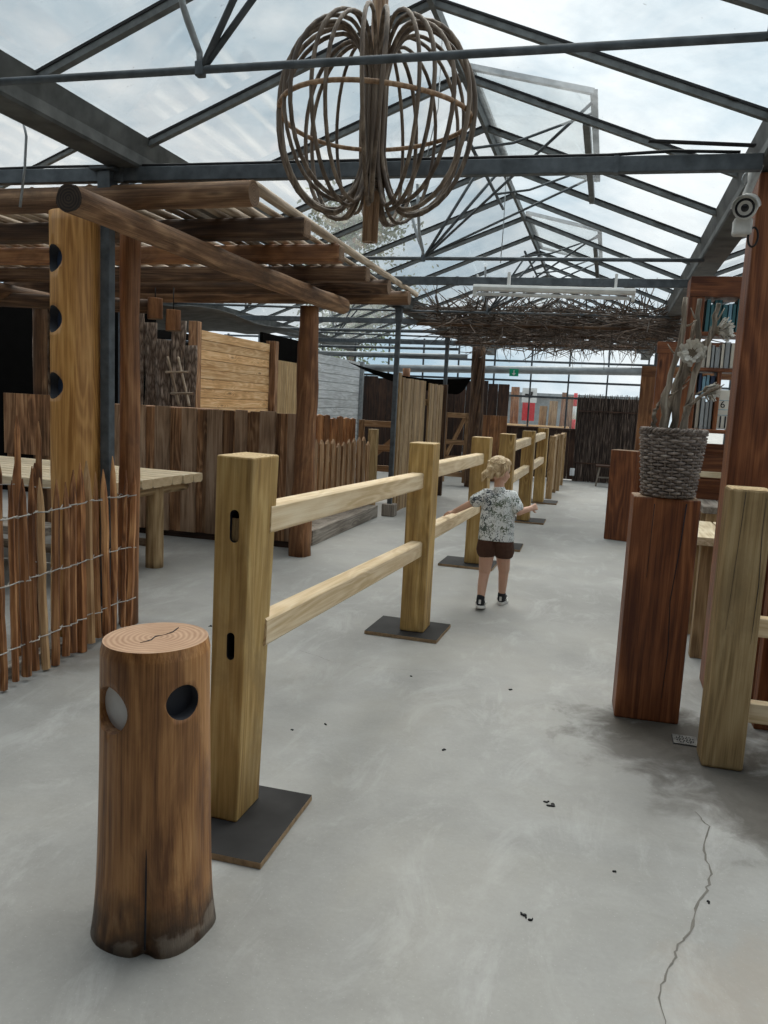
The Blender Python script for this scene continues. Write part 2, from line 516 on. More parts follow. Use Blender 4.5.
M['book_page'] = plain('book_paper', (.66, .63, .56), .8)


def mat_shirt():
    t = NT('printed_cotton'); v = obj_vec(t)
    w = t.mix(.10, v, t.n('ShaderNodeTexNoise', I_Scale=22.).outputs[1])
    n1 = t.noise(t.map(w, (1, 1, 2.6)), 10, 0, .4, 2.2)
    k = t.ramp(n1, [(.555, (0, 0, 0)), (.58, (1, 1, 1))])
    n2 = t.noise(v, 6, 2)
    ink = t.ramp(n2, [(.4, (.07, .085, .10)), (.6, (.15, .18, .13))])
    c = t.mix(k, col((.78, .80, .79)), ink)
    t.bsdf(c, .9)
    return t.mat


M['shirt'] = mat_shirt()

# ------------------------------------------------------------------ camera
cam = bpy.data.cameras.new('camera')
cam.sensor_fit = 'VERTICAL'; cam.sensor_height = 36; cam.sensor_width = 27; cam.lens = 27.7734
cam.clip_start = .05; cam.clip_end = 300
co = bpy.data.objects.new('camera', cam); COL.objects.link(co)
r_ = V((.96158792, .27016207, .04859137)); u_ = V((-.08313988, .11794215, .98953394)); f_ = V((-.26160356, .95556376, -.13587299))
mm = Matrix((r_, u_, -f_)).transposed().to_4x4(); mm.translation = V((0, 0, 1.45))
co.matrix_world = mm
sc.camera = co

# ------------------------------------------------------------------ sky and sun
wd = bpy.data.worlds.new('sky'); sc.world = wd; wd.use_nodes = True
nt = wd.node_tree; nt.nodes.clear()
wo = nt.nodes.new('ShaderNodeOutputWorld'); bg = nt.nodes.new('ShaderNodeBackground')
tc = nt.nodes.new('ShaderNodeTexCoord')
mp = nt.nodes.new('ShaderNodeMapping'); mp.inputs[3].default_value = (2.2, 2.2, 4.6)
n1 = nt.nodes.new('ShaderNodeTexNoise'); n1.inputs['Scale'].default_value = 2.1; n1.inputs['Detail'].default_value = 7; n1.inputs['Roughness'].default_value = .58; n1.inputs['Distortion'].default_value = .3
cr = nt.nodes.new('ShaderNodeValToRGB')
cr.color_ramp.elements[0].position = .34; cr.color_ramp.elements[0].color = (.36, .49, .59, 1)
cr.color_ramp.elements[1].position = .64; cr.color_ramp.elements[1].color = (.80, .83, .85, 1)
nt.links.new(tc.outputs['Generated'], mp.inputs[0]); nt.links.new(mp.outputs[0], n1.inputs['Vector'])
nt.links.new(n1.outputs[0], cr.inputs[0]); nt.links.new(cr.outputs[0], bg.inputs[0])
bg.inputs[1].default_value = 1.0
nt.links.new(bg.outputs[0], wo.inputs[0])
sun = bpy.data.lights.new('hazy_sun', 'SUN'); sun.energy = 3.7; sun.angle = math.radians(60); sun.color = (1, .95, .87)
so = bpy.data.objects.new('hazy_sun', sun); COL.objects.link(so)
so.rotation_euler = V((.02, -.62, -1)).to_track_quat('-Z', 'Y').to_euler()
sc.view_settings.view_transform = 'Standard'; sc.view_settings.look = 'None'
sc.view_settings.gamma = 1; sc.view_settings.use_curve_mapping = False
sc.view_settings.exposure = .30
sc.cycles.transparent_max_bounces = 24

# ------------------------------------------------------------------ floor, ground
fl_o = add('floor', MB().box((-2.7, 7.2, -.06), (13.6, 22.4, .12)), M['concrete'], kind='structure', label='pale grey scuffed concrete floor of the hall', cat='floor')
add('ground', MB().box((0, 40, -.22), (160, 160, .1)), M['ground'], kind='structure', label='paved ground outside the glass hall', cat='ground')


def ribbon(name, pts, w, seed):
    random.seed(seed)
    P = []
    for (x0, y0), (x1, y1) in zip(pts, pts[1:]):
        for k in range(5):
            t = k / 5
            P.append((x0 + (x1 - x0) * t + U(-.006, .006), y0 + (y1 - y0) * t + U(-.006, .006)))
    mb = MB()
    for i, (x, y) in enumerate(P):
        ww = w * U(.4, 1.3) * math.sin(PI * (i + 1) / (len(P) + 1)) ** .4
        mb.v += [V((x - ww, y, .0012)), V((x + ww, y, .0012))]
        if i: mb.face((2 * i - 2, 2 * i - 1, 2 * i + 1, 2 * i))
    add(name, mb, M['crack'], fl_o)


ribbon('crack', [(.441, 2.996), (.472, 2.903), (.436, 2.725), (.444, 2.575), (.418, 2.482), (.374, 2.363), (.35, 2.258), (.307, 2.155), (.284, 2.084), (.252, 1.977), (.255, 1.80)], .0042, 3)
ribbon('crack', [(-1.614, 4.186), (-1.387, 4.071), (-1.145, 4.049), (-.931, 4.107), (-.762, 4.163)], .003, 4)
random.seed(21)
mb = MB()
for x, y, s in [(-.105, 2.157, .009), (-.091, 2.15, .006), (-.118, 2.165, .005), (-.081, 2.852, .012), (-.099, 2.866, .008), (-.547, 3.171, .008), (.422, 2.415, .006), (-1.11, 3.225, .007), (-1.226, 3.118, .006), (.145, 2.484, .005), (-.37, 4.015, .009), (-.9, 4.0, .008), (-2.3, 4.4, .012), (-2.2, 4.35, .009)]:
    for k in range(3):
        mb.ell((x + U(-1, 1) * s, y + U(-1, 1) * s, .002), (s * U(.3, .9), s * U(.3, .7), .004), 8)
add('floor_litter', mb, M['black'], kind='stuff', label='scattered dark specks of bark litter on the concrete', cat='litter')

# drain in the floor between the two square posts
dr = empty('floor_drain', 'small square perforated metal drain cover in the floor beside the red pillar', 'drain', (.462, 3.675, .0))
mb = MB()
N = 7; s = .105 / N
for i in range(N):
    for j in range(N):
        mid = 0 < i < N - 1 and 0 < j < N - 1
        mb.box((.462 + (i - N / 2 + .5) * s, 3.675 + (j - N / 2 + .5) * s, .003), (s * (.98 if not (mid and (i + j) % 2) else .35), s * (.98 if not (mid and (i + j) % 2) else .98), .006))
add('grate', mb, M['drain'], dr)
add('drain_pit', MB().box((.462, 3.675, .0006), (.11, .11, .001)), M['hole'], dr)

# ------------------------------------------------------------------ greenhouse roof
ZG, ZR = 2.84, 3.45
GUT = [-6.05, -2.68, .69, 4.06]
Y0, Y1 = .5, 18.5
BARS = [4.1 + .9 * k for k in range(-3, 17)]
GL = {0: 'left neighbouring bay', 1: 'middle bay', 2: 'right neighbouring bay'}


def slope(xg, xr, name_label, y0=Y0, y1=Y1):
    """one glass slope from gutter edge xg up to ridge xr, with its glazing bars"""
    s = 1 if xr > xg else -1
    c = empty('ceiling', name_label, 'glass roof', (xg, y0, ZG), kind='structure')
    mb = MB()
    ys = [y0] + [b for b in BARS if y0 < b < y1] + [y1]
    for a, b in zip(ys, ys[1:]):
        i = len(mb.v)
        mb.v += [V((xg, a, ZG)), V((xr, a, ZR)), V((xr, b, ZR)), V((xg, b, ZG))]
        mb.face((i, i + 1, i + 2, i + 3))
    add('glass', mb, M['glass'], c)
    for b in BARS:
        p0 = V((xg, b, ZG - .022)); p1 = V((xr - s * .01, b, ZR - .022))
        Mx, L = frame(p0, p1)
        m = MB()
        m.box((0, -.008, L / 2), (.036, .030, L)); m.box((0, .012, L / 2), (.048, .012, L), 1)
        random.seed(int(b * 10) + int(xg * 7))
        for k in range(16):      # moss and dirt along the gasket
            m.ell((U(-.026, .026), .010, L * U(.02, .98)), (U(.004, .011), U(.004, .011), U(.008, .05)), 6, 1)
        add('glazing_bar', m, [M['bar'], M['black']], c, Mx)
    return c


slope(GUT[1] - .08, -4.365, 'dirty glass roof slope over the timber shelter, right side of the left bay')
slope(GUT[0] + .08, -4.365, 'dirty glass roof slope at far left, left side of the left bay')
slope(GUT[1] + .08, -1.0, 'dirty glass roof slope left of the ridge in the middle bay')
slope(GUT[2] - .08, -1.0, 'dirty glass roof slope right of the ridge, with opened vents')
slope(GUT[2] + .08, 2.375, 'dirty glass roof slope beyond the right gutter, rising to the right')
slope(GUT[3] - .08, 2.375, 'dirty glass roof slope at far right, falling to the outer gutter')
for x, l in ((-4.365, 'dark metal ridge bar of the left bay'), (-1.0, 'dark metal ridge bar above the hoop lamp'), (2.375, 'dark metal ridge bar of the right bay')):
    m = MB().prism([(-.013, -.045), (.013, -.045), (.02, .0), (0, .02), (-.02, .0)], 0, Y1 - Y0)
    Mx, L = frame((x, Y0, ZR - .005), (x, Y1, ZR - .005))
    add('ridge_bar', m, M['bar'], None, Mx, label=l, cat='ridge bar', kind='structure')
for i, (x, l) in enumerate(zip(GUT, ('dark steel valley gutter at far left', 'dark steel valley gutter running above the timber shelter', 'dark steel valley gutter running above the bookcase', 'dark steel valley gutter at far right'))):
    m = MB().prism([(-.085, -.17), (.085, -.17), (.092, -.155), (.088, -.10), (.108, .0), (.095, .0), (.07, -.10), (.07, -.15), (-.07, -.15), (-.07, -.10), (-.095, .0), (-.108, .0), (-.088, -.10), (-.092, -.155)], 0, Y1 - Y0)
    Mx, L = frame((x, Y0, ZG), (x, Y1, ZG))
    add('roof_gutter', m, M['gutter'], None, Mx, label=l, cat='gutter', kind='structure')

add('ceiling', MB().box((-2.7, -1.4, 2.88), (13.6, 3.8, .06)), M['log_dark'], kind='structure', label='dark unseen ceiling added over the near end of the hall to cut light', cat='ceiling')  # added out of view so timber faces towards the camera fall into shade
add('added_wall_front', MB().box((-2.7, .45, 3.18), (13.6, .05, .56)), M['log_dark'], kind='structure', label='dark unseen gable added above the near end of the glass roof', cat='wall')  # added with the dark ceiling, closes the gap above it against light
# roof vents on the right slope
nrm = V((ZR - ZG, 0, 1.61)).normalized()
for y0, y1, l in ((5.0, 6.8, 'opened glass roof vent nearest the hoop lamp'), (8.6, 10.4, 'opened glass roof vent further along the ridge')):
    v = empty('roof_vent', l, 'roof vent', (-.98, y0, ZR))
    tilt = .10
    dx = .74
    def pt(t, y): return V((-.97 + dx * t, y, ZR + .03 - t * dx * .379 + tilt * t))
    for a, b in (((0, y0), (1, y0)), ((0, y1), (1, y1)), ((1, y0), (1, y1)), ((0, y0), (0, y1))):
        timber('vent_frame', pt(*a), pt(*b), .04, .03, M['steel_light'] if a[1] == b[1] == y0 else M['bar'], v, bevel=0)
    m = MB(); m.v += [pt(0, y0), pt(1, y0), pt(1, y1), pt(0, y1)]; m.face((0, 1, 2, 3))
    add('vent_glass', m, M['glass'], v)
    for yy in (y0 + .35, y1 - .35):
        rod('vent_arm', [pt(.98, yy), (-.72, yy - .05, ZR - .32), (-.98, yy - .1, ZR - .36)], .009, M['steel'], v)
    for yy in (y0 + .1, y1 - .2):
        rod('control_rod', [(-1.57, y0 + 1.7, 2.70), pt(.98, yy) - V((0, 0, .03))], .010, M['steel'], v)
    # fixed trimmer bar across the roof where the vent closes
    timber('vent_sill', (-.26, y0, ZR - .31), (-.26, y1, ZR - .31), .04, .05, M['bar'], v, bevel=0)
    rod('vent_shaft', [(-.97, y0, ZR - .36), (-.97, y1, ZR - .36)], .012, M['steel'], v)


# trusses: square lower beam and round tie rod with bent struts
def beam(p0, p1, l, s=.075):
    b = empty('truss_beam', l, 'beam', p0)
    timber('box_section', p0, p1, .05, s, M['steel'], b, bevel=.004)
    for t in (.12, .33, .5, .68, .9):
        q = V(p0).lerp(V(p1), t)
        timber('sleeve', q - V((.012, 0, 0)), q + V((.012, 0, 0)), .056, s + .006, M['steel'], b, bevel=0)
    return b


beam((-6.0, 3.86, 2.622), (.60, 4.215, 2.655), 'grey square steel beam crossing behind the hoop lamp')
beam((-6.0, 7.60, 2.655), (.62, 7.82, 2.655), 'grey square steel beam carrying the long fluorescent lamp')
beam((-6.0, 11.4, 2.655), (.62, 11.5, 2.655), 'grey square steel beam under the brushwood mat')
beam((-6.0, 15.2, 2.655), (.62, 15.3, 2.655), 'grey square steel beam behind the brushwood mat')


def truss_rod(y, dy, l):
    z = 2.668
    t = empty('truss_rod', l, 'truss rod', (-2.6, y, z))
    rod('tie_rod', [(-6.0, y - .18, z + .03), (-2.6, y, z), (.62, y + dy, z - .005)], .0155, M['steel'], t)
    yy = y + dy * .3
    for cx in (-1.59, -4.96):
        for q, mid in (((cx + .62, yy + .02, ZR - .06), None), ((cx + .45, yy - .10, ZR - .10), None), ((cx - .16, yy, ZG + .30), (cx - .06, yy, z + .18)), ((cx - .02, yy - .25, ZG + .36), (cx - .02, yy - .10, z + .18))):
            pts = [(cx, yy, z - .01), q] if mid is None else [(cx, yy, z - .01), (cx - .005, yy, z + .06), mid, q]
            rod('strut', pts, .013, M['steel_light'] if mid else M['steel'], t)
        add('clamp', MB().box((cx, yy, z), (.035, .035, .055)), M['steel'], t, bevel=.006)
    return t


truss_rod(2.85, .06, 'thin round tie rod in front of the hoop lamp with bent struts')
truss_rod(6.62, .10, 'thin round tie rod just before the fluorescent lamp beam')
truss_rod(10.3, .10, 'thin round tie rod along the front of the brushwood mat')
truss_rod(14.1, .10, 'thin round tie rod behind the brushwood mat')

# steel posts
def post(x, y, z1, l, foot=False, w=.06):
    p = empty('steel_post', l, 'post', (x, y, 0))
    timber('shaft', (x, y, 0), (x, y, z1), w, w, M['steel'], p, up=(0, 1, 0), bevel=.006)
    add('bracket', MB().box((x, y, z1 - .10), (w + .02, w + .02, .16)).box((x, y, z1 - .01), (.16, .12, .012)), M['steel'], p, bevel=.003)
    if foot:
        add('concrete_foot', MB().prism([(x - .085, y - .085), (x + .085, y - .085), (x + .085, y + .085), (x - .085, y + .085)], 0, .16), M['grey'], p, bevel=.012)
    return p


post(-2.79, 4.015, 2.67, 'dark galvanised steel post rising beside the golden carved column')
post(-2.64, 9.9, 2.67, 'grey steel post on a concrete block before the tall plank gate', True)
post(-2.66, 13.2, 2.67, 'thin grey steel post behind the tall plank gate')
post(.69, 13.4, 2.67, 'grey steel post at the right end of the dark brushwood screen', w=.09)
post(-6.05, 9.0, 2.67, 'steel post under the far left gutter')
post(-6.05, 13.5, 2.67, 'steel post under the far left gutter, further back')

# loose cables
for pts, r, l in (([(.41, 2.9, 3.02), (.405, 2.92, 2.9), (.42, 2.9, 2.8), (.395, 2.9, 2.72), (.39, 2.9, 2.65)], .006, 'black cable end dangling from the tie rod at upper right'),
                  ([(-2.97, 3.55, 2.82), (-2.94, 3.55, 2.70), (-2.96, 3.56, 2.55), (-3.0, 3.57, 2.36)], .007, 'pale cable hanging under the left gutter'),
                  ([(-.99, 7.0, 3.4), (-.985, 7.0, 3.0), (-.99, 7.0, 2.69)], .004, 'thin wire hanging from the ridge to the lamp beam'),
                  ([(-1.0, 4.35, 3.4), (-.99, 4.3, 3.0), (-.99, 4.1, 2.70)], .003, 'thin wire hanging from the ridge behind the hoop lamp')):
    rod('cable', pts, r, M['black'] if 'black' in l else M['steel_light'], None, 6, label=l, cat='cable')
rod('cable', [(x, 3.86 + (x + 6) * .0538, 2.622 + (x + 6) * .005 + .0375 + .012 + dz) for x, dz in ((-3.5, 0), (-3.2, .004), (-2.4, 0), (-1.2, .002), (-.1, 0), (.2, .012), (.5, 0))], .008, M['black'], None, 6, label='black cable lying along the top of the first steel beam', cat='cable')
timber('batten', (.08, 4.10, 2.735), (.56, 4.19, 2.725), .03, .012, M['black'], None, label='thin dark strip lying on the beam at upper right', cat='strip')

# ------------------------------------------------------------------ hoop lamp
HC = V((-1.085, 3.5, 2.705))
hl = empty('hoop_lamp', 'big round lamp of bent rattan hoops hanging from the ridge', 'lamp', HC)
random.seed(5)
m = MB()
for k in range(9):
    a = 2 * PI * k / 9
    x, y = .024 * math.cos(a), .024 * math.sin(a)
    m.tube([(x, y, -.545), (x * 1.05, y, -.2), (x, y * 1.05, .2), (x, y, .70)], .0115, 7)
add('bamboo_pole', m, M['rattan_pole'], hl, Matrix.Translation(HC))
NH = 25
for k in range(NH):
    a = 2 * PI * (k + .3) / NH + U(-.06, .06)
    R = .432 * U(.94, 1.03); zt = .352 * U(.92, 1.03); zb = .425 * U(.90, 1.02)
    prof = []
    r_in = .034 + .011 * (k % 2)
    cr_ = .17
    for i in range(31):
        t = -PI / 2 - 1.15 + (PI + 2.3) * i / 30
        s_, c_ = math.sin(t), math.cos(t)
        if c_ >= 0: r = cr_ + (R - cr_) * c_
        else: r = cr_ - (cr_ - r_in) * min(1, -c_ * 1.10)
        z = (zt if s_ > 0 else zb) * s_
        prof.append((r, z))
    z1_, z0_ = prof[-1][1], prof[0][1]
    prof += [(r_in, z1_ + (z0_ - z1_) * q) for q in (.25, .5, .75)]
    tw = U(-.09, .09)
    P = []
    for r, z in prof:
        aa = a + tw * z * 1.6
        P.append((r * math.cos(aa), r * math.sin(aa), z))
    add('hoop', MB().tube(P, .0095 * U(.85, 1.1), 8, closed=True), M['rattan'], hl, Matrix.Translation(HC))
ring = [(.418 * math.cos(2 * PI * k / 48), .418 * math.sin(2 * PI * k / 48), -.02 + .012 * math.sin(2 * PI * k / 48 * 2)) for k in range(48)]
add('girdle_ring', MB().tube(ring, .0105, 8, closed=True), M['rattan_pole'], hl, Matrix.Translation(HC))
m = MB()
for k in range(6):
    m.tube([(.05 * math.cos(2 * PI * j / 16), .05 * math.sin(2 * PI * j / 16), -.33 + .012 * k) for j in range(16)], .006, 6, closed=True)
add('binding', m, M['rattan'], hl, Matrix.Translation(HC))

# ------------------------------------------------------------------ log bollard in front
ST = V((-1.102, 1.80, 0))
st = empty('log_bollard', 'short peeled tree trunk bollard with two round cut-outs', 'bollard', ST)
NS, NR = 64, 30
m = MB()
for i in range(NR):
    t = i / (NR - 1); z = t * .808
    for k in range(NS):
        a = 2 * PI * k / NS
        flare = .141 + .010 * (1 - t) + .013 * math.exp(-t * 9)
        r = flare * (1 + .025 * math.cos(2 * a + .7) + .03 * (1 - t) * math.sin(3 * a + 1.0))
        r += .010 * (1 - t) * mnoise.noise(V((math.cos(a) * 2, math.sin(a) * 2, 3 + z * 2)))
        # groove low on the front, where two roots part
        d = (a - (-1.15) + PI) % (2 * PI) - PI
        r -= .022 * math.exp(-(d / .12) ** 2) * max(0, 1 - t * 2.6)
        r += .02 * math.exp(-((d - .45) / .3) ** 2) * max(0, 1 - t * 2.0)
        zz = z if i < NR - 1 else z
        if i == NR - 1: r -= .006
        zz += t ** 3 * (.005 * math.cos(a - .5))
        m.v.append(V((r * math.cos(a), r * math.sin(a) * 1.02, zz)))
for i in range(NR - 1):
    for k in range(NS):
        k2 = (k + 1) % NS
        m.face((i * NS + k, i * NS + k2, (i + 1) * NS + k2, (i + 1) * NS + k), 0, i < NR - 2)
m.face([k for k in reversed(range(NS))], 0); m.face([(NR - 1) * NS + k for k in range(NS)], 1)
trunk = add('trunk', m, [M['stump_base'], M['stump_end'], M['hole']], st, Matrix.Translation(ST))


def cyl_between(p0, p1, r, n=40):
    return MB().tube([p0, p1], [r, r], n, smooth=True)


def radial(a, z, r): return V((r * math.cos(a), r * math.sin(a), z))


A1, A2 = math.radians(-30), math.radians(-112)
carve(trunk, [(cyl_between(radial(A1, .672, .070), radial(A1, .672, .3), .046), M['hole']),
              (cyl_between(radial(A2, .645, .085), radial(A2, .645, .32), .062), M['stump'])])
add('dark_plate', cyl_between(radial(A1, .672, .071), radial(A1, .672, .108), .045), M['hole'], st, Matrix.Translation(ST))
add('pale_plate', cyl_between(radial(A2, .645, .086), radial(A2, .645, .112), .061), M['greydisc'], st, Matrix.Translation(ST))
m = MB()
for P in ([(-.01, -.06, .8095), (.004, -.03, .8095), (-.003, 0, .8095), (.012, .02, .8095)], [(.012, .02, .8095), (.02, .05, .8095), (.014, .09, .8095)]):
    m.tube([(x, y, z + .005 * (x * math.cos(.5) + y * math.sin(.5)) / .141) for x, y, z in P], [.0006, .0014, .0014, .0005][:len(P)], 6)
add('top_crack', m, M['hole'], st, Matrix.Translation(ST))
d = -1.15
m = MB().tube([radial(d, z, r) for z, r in ((.02, .160), (.1, .155), (.2, .149), (.32, .148))], [.003, .003, .0025, .001], 6)
add('split', m, M['hole'], st, Matrix.Translation(ST))


# ------------------------------------------------------------------ post and rail fences
def fence_post(parent, x, y, h, w=.145, d=.19, plate=None, mat='oak', slots=(), lean=0.0, taper=0.0):
    Mx, L = frame((x - lean / 2, y, .022 if plate else 0), (x + lean / 2, y, h), (0, 1, 0))
    m = MB().box((0, 0, L / 2), (w, d, L), mats=(0, 0, 0, 0, 1, 1))
    for q in m.v:
        k_ = 1 + taper * (q.z / L - .5)
        q.x *= k_; q.y *= k_
    p = add('post', m, [M[mat], M['oak_end']], parent, Mx, .007)
    cut = []
    for z0, z1, ww, xo in slots:
        n = 10
        poly = [(xo + ww * math.cos(PI * k / n), z1 + ww * math.sin(PI * k / n)) for k in range(n + 1)] + [(xo - ww * math.cos(PI * k / n), z0 - ww * math.sin(PI * k / n)) for k in range(n + 1)]
        c = MB().prism(poly, -.02, .075)
        # prism axis (z) -> into the post along world +Y ; local frame of the post: find axes
        inv = Mx.inverted()
        c.v = [inv @ V((x + q.x, y - d / 2 + q.z, q.y)) for q in c.v]
        c.f = [tuple(reversed(f)) for f in c.f]
        cut.append((c, M['hole']))
    if cut: carve(p, cut)
    if plate:
        cx, cy, sx, sy, rz = plate
        R = Matrix.Rotation(rz, 3, 'Z')
        Mp = Matrix.Translation((cx, cy, .011)) @ Matrix.Rotation(rz, 4, 'Z')
        add('base_plate', MB().box((0, 0, 0), (sx, sy, .022), mats=(1, 1, 1, 1, 0, 0)), [M['plate'], M['plate_edge']], p, Mp, .002)
    return p


def rail(parent, p0, p1, w=.08, h=.10, taper=False):
    Mx, L = frame(p0, p1)
    w2, h2 = w / 2, h / 2
    c_ = .009
    poly = [(-w2, -h2 + c_), (-w2 + c_, -h2), (w2 - c_, -h2), (w2, -h2 + c_), (w2, h2 - c_), (w2 - c_, h2), (-w2 + c_, h2), (-w2, h2 - c_)]
    return add('rail', MB().prism(poly, 0, L, 0, 1), [M['pine'], M['pine_end']], parent, Mx, .002)


f1 = empty('post_and_rail_fence', 'near run of post and rail fence, three oak posts on dark plates', 'fence', (-1.13, 2.38, 0))
fence_post(f1, -1.135, 2.385, 1.262, .121, .195, (-1.165, 2.335, .49, .46, .01), slots=((1.0, 1.075, .016, .016), (.605, .67, .014, .010)), lean=.026, taper=.14)
fence_post(f1, -1.085, 4.86, 1.22, .155, .20, (-1.125, 4.85, .47, .40, -.03))
fence_post(f1, -1.085, 7.26, 1.19, .165, .20, (-1.13, 7.22, .5, .42, -.02))
rail(f1, (-1.10, 2.44, 1.045), (-1.10, 4.80, .985))
rail(f1, (-1.105, 2.44, .65), (-1.085, 4.80, .555))
rail(f1, (-1.085, 4.92, 1.035), (-1.085, 7.20, .995))
rail(f1, (-1.09, 4.92, .615), (-1.09, 7.20, .545))
timber('rail_tenon', (-1.122, 2.304, .985), (-1.120, 2.304, 1.062), .029, .016, M['oak_grey'], f1, up=(0, 1, 0), bevel=.003)

f2 = empty('post_and_rail_fence', 'far run of post and rail fence beyond the child', 'fence', (-.96, 8.2, 0))
fence_post(f2, -.98, 8.35, 1.20, .155, .18, (-.98, 8.33, .45, .42, .02))
fence_post(f2, -.955, 10.46, 1.19, .16, .18, (-.90, 10.5, .45, .45, 0))
fence_post(f2, -.95, 12.75, 1.19, .16, .18, (-.88, 12.85, .45, .45, 0))
rail(f2, (-.97, 8.42, 1.055), (-.955, 10.42, 1.06)); rail(f2, (-.97, 8.42, .70), (-.955, 10.42, .70))
rail(f2, (-.955, 10.54, 1.065), (-.94, 12.7, 1.075)); rail(f2, (-.955, 10.54, .69), (-.94, 12.7, .69))


# light timber panels standing in line beyond the fence
def slat_frame(x, y0, y1, h, l, z0=0.04):
    g = empty('slatted_screen', l, 'panel', (x, y0, 0), group='light timber panels beyond the fence')
    for y in (y0, y1):
        timber('post', (x, y, 0), (x, y, h), .10, .10, M['tan'], g, up=(0, 1, 0))
    m = MB()
    n = 7
    for k in range(n):
        yy = y0 + (y1 - y0) * (k + .5) / n
        m.box((0, (k + .5) / n * (y1 - y0), h / 2), (.03, (y1 - y0) / n * .9, h - .16))
    add('boards', m, M['tan'], g, Matrix.Translation((x, y0, 0)))
    timber('top_rail', (x, y0, h - .05), (x, y1, h - .05), .06, .08, M['tan'], g)
    return g


slat_frame(-.84, 13.5, 14.6, 1.05, 'light slatted timber panel nearest the end of the rail fence')
slat_frame(-.80, 15.0, 16.2, 1.05, 'light slatted timber panel furthest back beyond the rail fence')

# ------------------------------------------------------------------ right side: pillar with basket
pl = empty('square_pillar', 'waist high red-brown square timber pillar carrying the wicker basket', 'pillar', (.31, 3.93, 0))
rz = .045
Mx = Matrix.Translation((.296, 3.955, 0)) @ Matrix.Rotation(rz, 4, 'Z')
add('block', MB().box((0, 0, .54), (.297, .20, 1.08), mats=(0, 0, 0, 0, 1, 1)), [M['red'], M['red_end']], pl, Mx, .008)
m = MB()
m.tube([(.06, -.1012, .12), (.068, -.1012, .35), (.055, -.1012, .6), (.075, -.1012, .85), (.085, -.1012, 1.06)], [.001, .002, .0022, .0022, .003], 5)
m.tube([(-.06, -.1012, .7), (-.055, -.1012, 1.05)], [.001, .0018], 5)
add('drying_crack', m, M['hole'], pl, Mx)

BK = V((.305, 3.945, 1.081))
bk = empty('wicker_basket', 'tall round grey wicker basket on the red pillar', 'basket', BK)
m = MB()
NSK = 24; NL = 21; HB = .305
def rb(z): return .112 + .030 * (z / HB)
for j in range(NL):
    z = .010 + j * (HB - .02) / (NL - 1)
    P = []
    for k in range(NSK * 4):
        a = 2 * PI * k / (NSK * 4)
        P.append((*(V((math.cos(a), math.sin(a))) * (rb(z) + .008 * math.cos(NSK * a / 2 + PI * j))), z + .0012 * math.sin(5 * a + j)))
    m.tube(P, .0066, 6, closed=True)
add('weave', m, M['wicker'], bk, Matrix.Translation(BK))
m = MB()
for k in range(NSK):
    a = 2 * PI * k / NSK
    m.tube([(rb(0) * math.cos(a), rb(0) * math.sin(a), .002), (rb(HB) * math.cos(a), rb(HB) * math.sin(a), HB)], .0042, 5)
add('stakes', m, M['wicker'], bk, Matrix.Translation(BK))
m = MB()
for s_ in range(3):
    P = []
    for k in range(90):
        a = 2 * PI * k / 90
        ph = a * 16 + 2 * PI * s_ / 3
        rr = rb(HB) + .008 * math.cos(ph)
        P.append((rr * math.cos(a), rr * math.sin(a), HB + .004 + .008 * math.sin(ph)))
    m.tube(P, .006, 5, closed=True)
add('rim', m, M['wicker'], bk, Matrix.Translation(BK))
add('lining', MB().lathe([(.099, .006), (.124, HB - .05), (.120, HB - .05), (.02, HB - .06)], 24), M['hole'], bk, Matrix.Translation(BK))

random.seed(11)
def branch(P, r0, r1, l):
    P = [V(p) for p in P]
    pts, rad = [], []
    n = 16
    for i in range(n):
        t = i / (n - 1) * (len(P) - 1); k = min(int(t), len(P) - 2); q = P[k].lerp(P[k + 1], t - k)
        pts.append(q + V((U(-.006, .006), U(-.006, .006), 0))); rad.append((r0 + (r1 - r0) * i / (n - 1)) * U(.88, 1.14))
    o = pts[0].copy()
    b = empty('branch', l, 'branch', o, group='dry branches in the wicker basket')
    m = MB().tube([p - o for p in pts], rad, 10)
    add('stem', m, M['branch'], b, Matrix.Translation(o))
    m = MB()
    for k in (5, 9, 12):
        dr_ = V((U(-1, 1), U(-1, .2), U(.2, .8))).normalized()
        m.tube([pts[k] - o, pts[k] - o + dr_ * .03, pts[k] - o + dr_ * .06 + V((0, 0, .015))], [.006, .004, .002], 6)
    add('side_twigs', m, M['branch'], b, Matrix.Translation(o))


ZB = BK.z + .245
branch([(.26, 3.93, ZB), (.255, 3.93, 1.55), (.295, 3.93, 1.78), (.30, 3.93, 1.995)], .019, .010, 'thick pale dry branch at left of the basket, forking straight up')
branch([(.30, 3.96, ZB), (.315, 3.95, 1.60), (.37, 3.93, 1.82), (.355, 3.93, 1.99)], .018, .010, 'dry branch in the middle of the basket bending right then left')
branch([(.345, 3.93, ZB), (.365, 3.92, 1.65), (.425, 3.92, 1.83), (.44, 3.92, 1.97)], .017, .010, 'dry branch leaning furthest right out of the basket')
branch([(.25, 3.97, ZB), (.285, 3.97, 1.56), (.33, 3.98, 1.75), (.36, 4.0, 1.9)], .016, .008, 'thin dry branch at the back of the basket')
branch([(.33, 3.90, ZB), (.345, 3.90, 1.5), (.41, 3.88, 1.56), (.47, 3.86, 1.60)], .012, .005, 'short thin branch sticking sideways from the basket')
branch([(.22, 3.93, ZB), (.21, 3.92, 1.46), (.225, 3.91, 1.52)], .012, .006, 'short pale stub at the left rim of the basket')


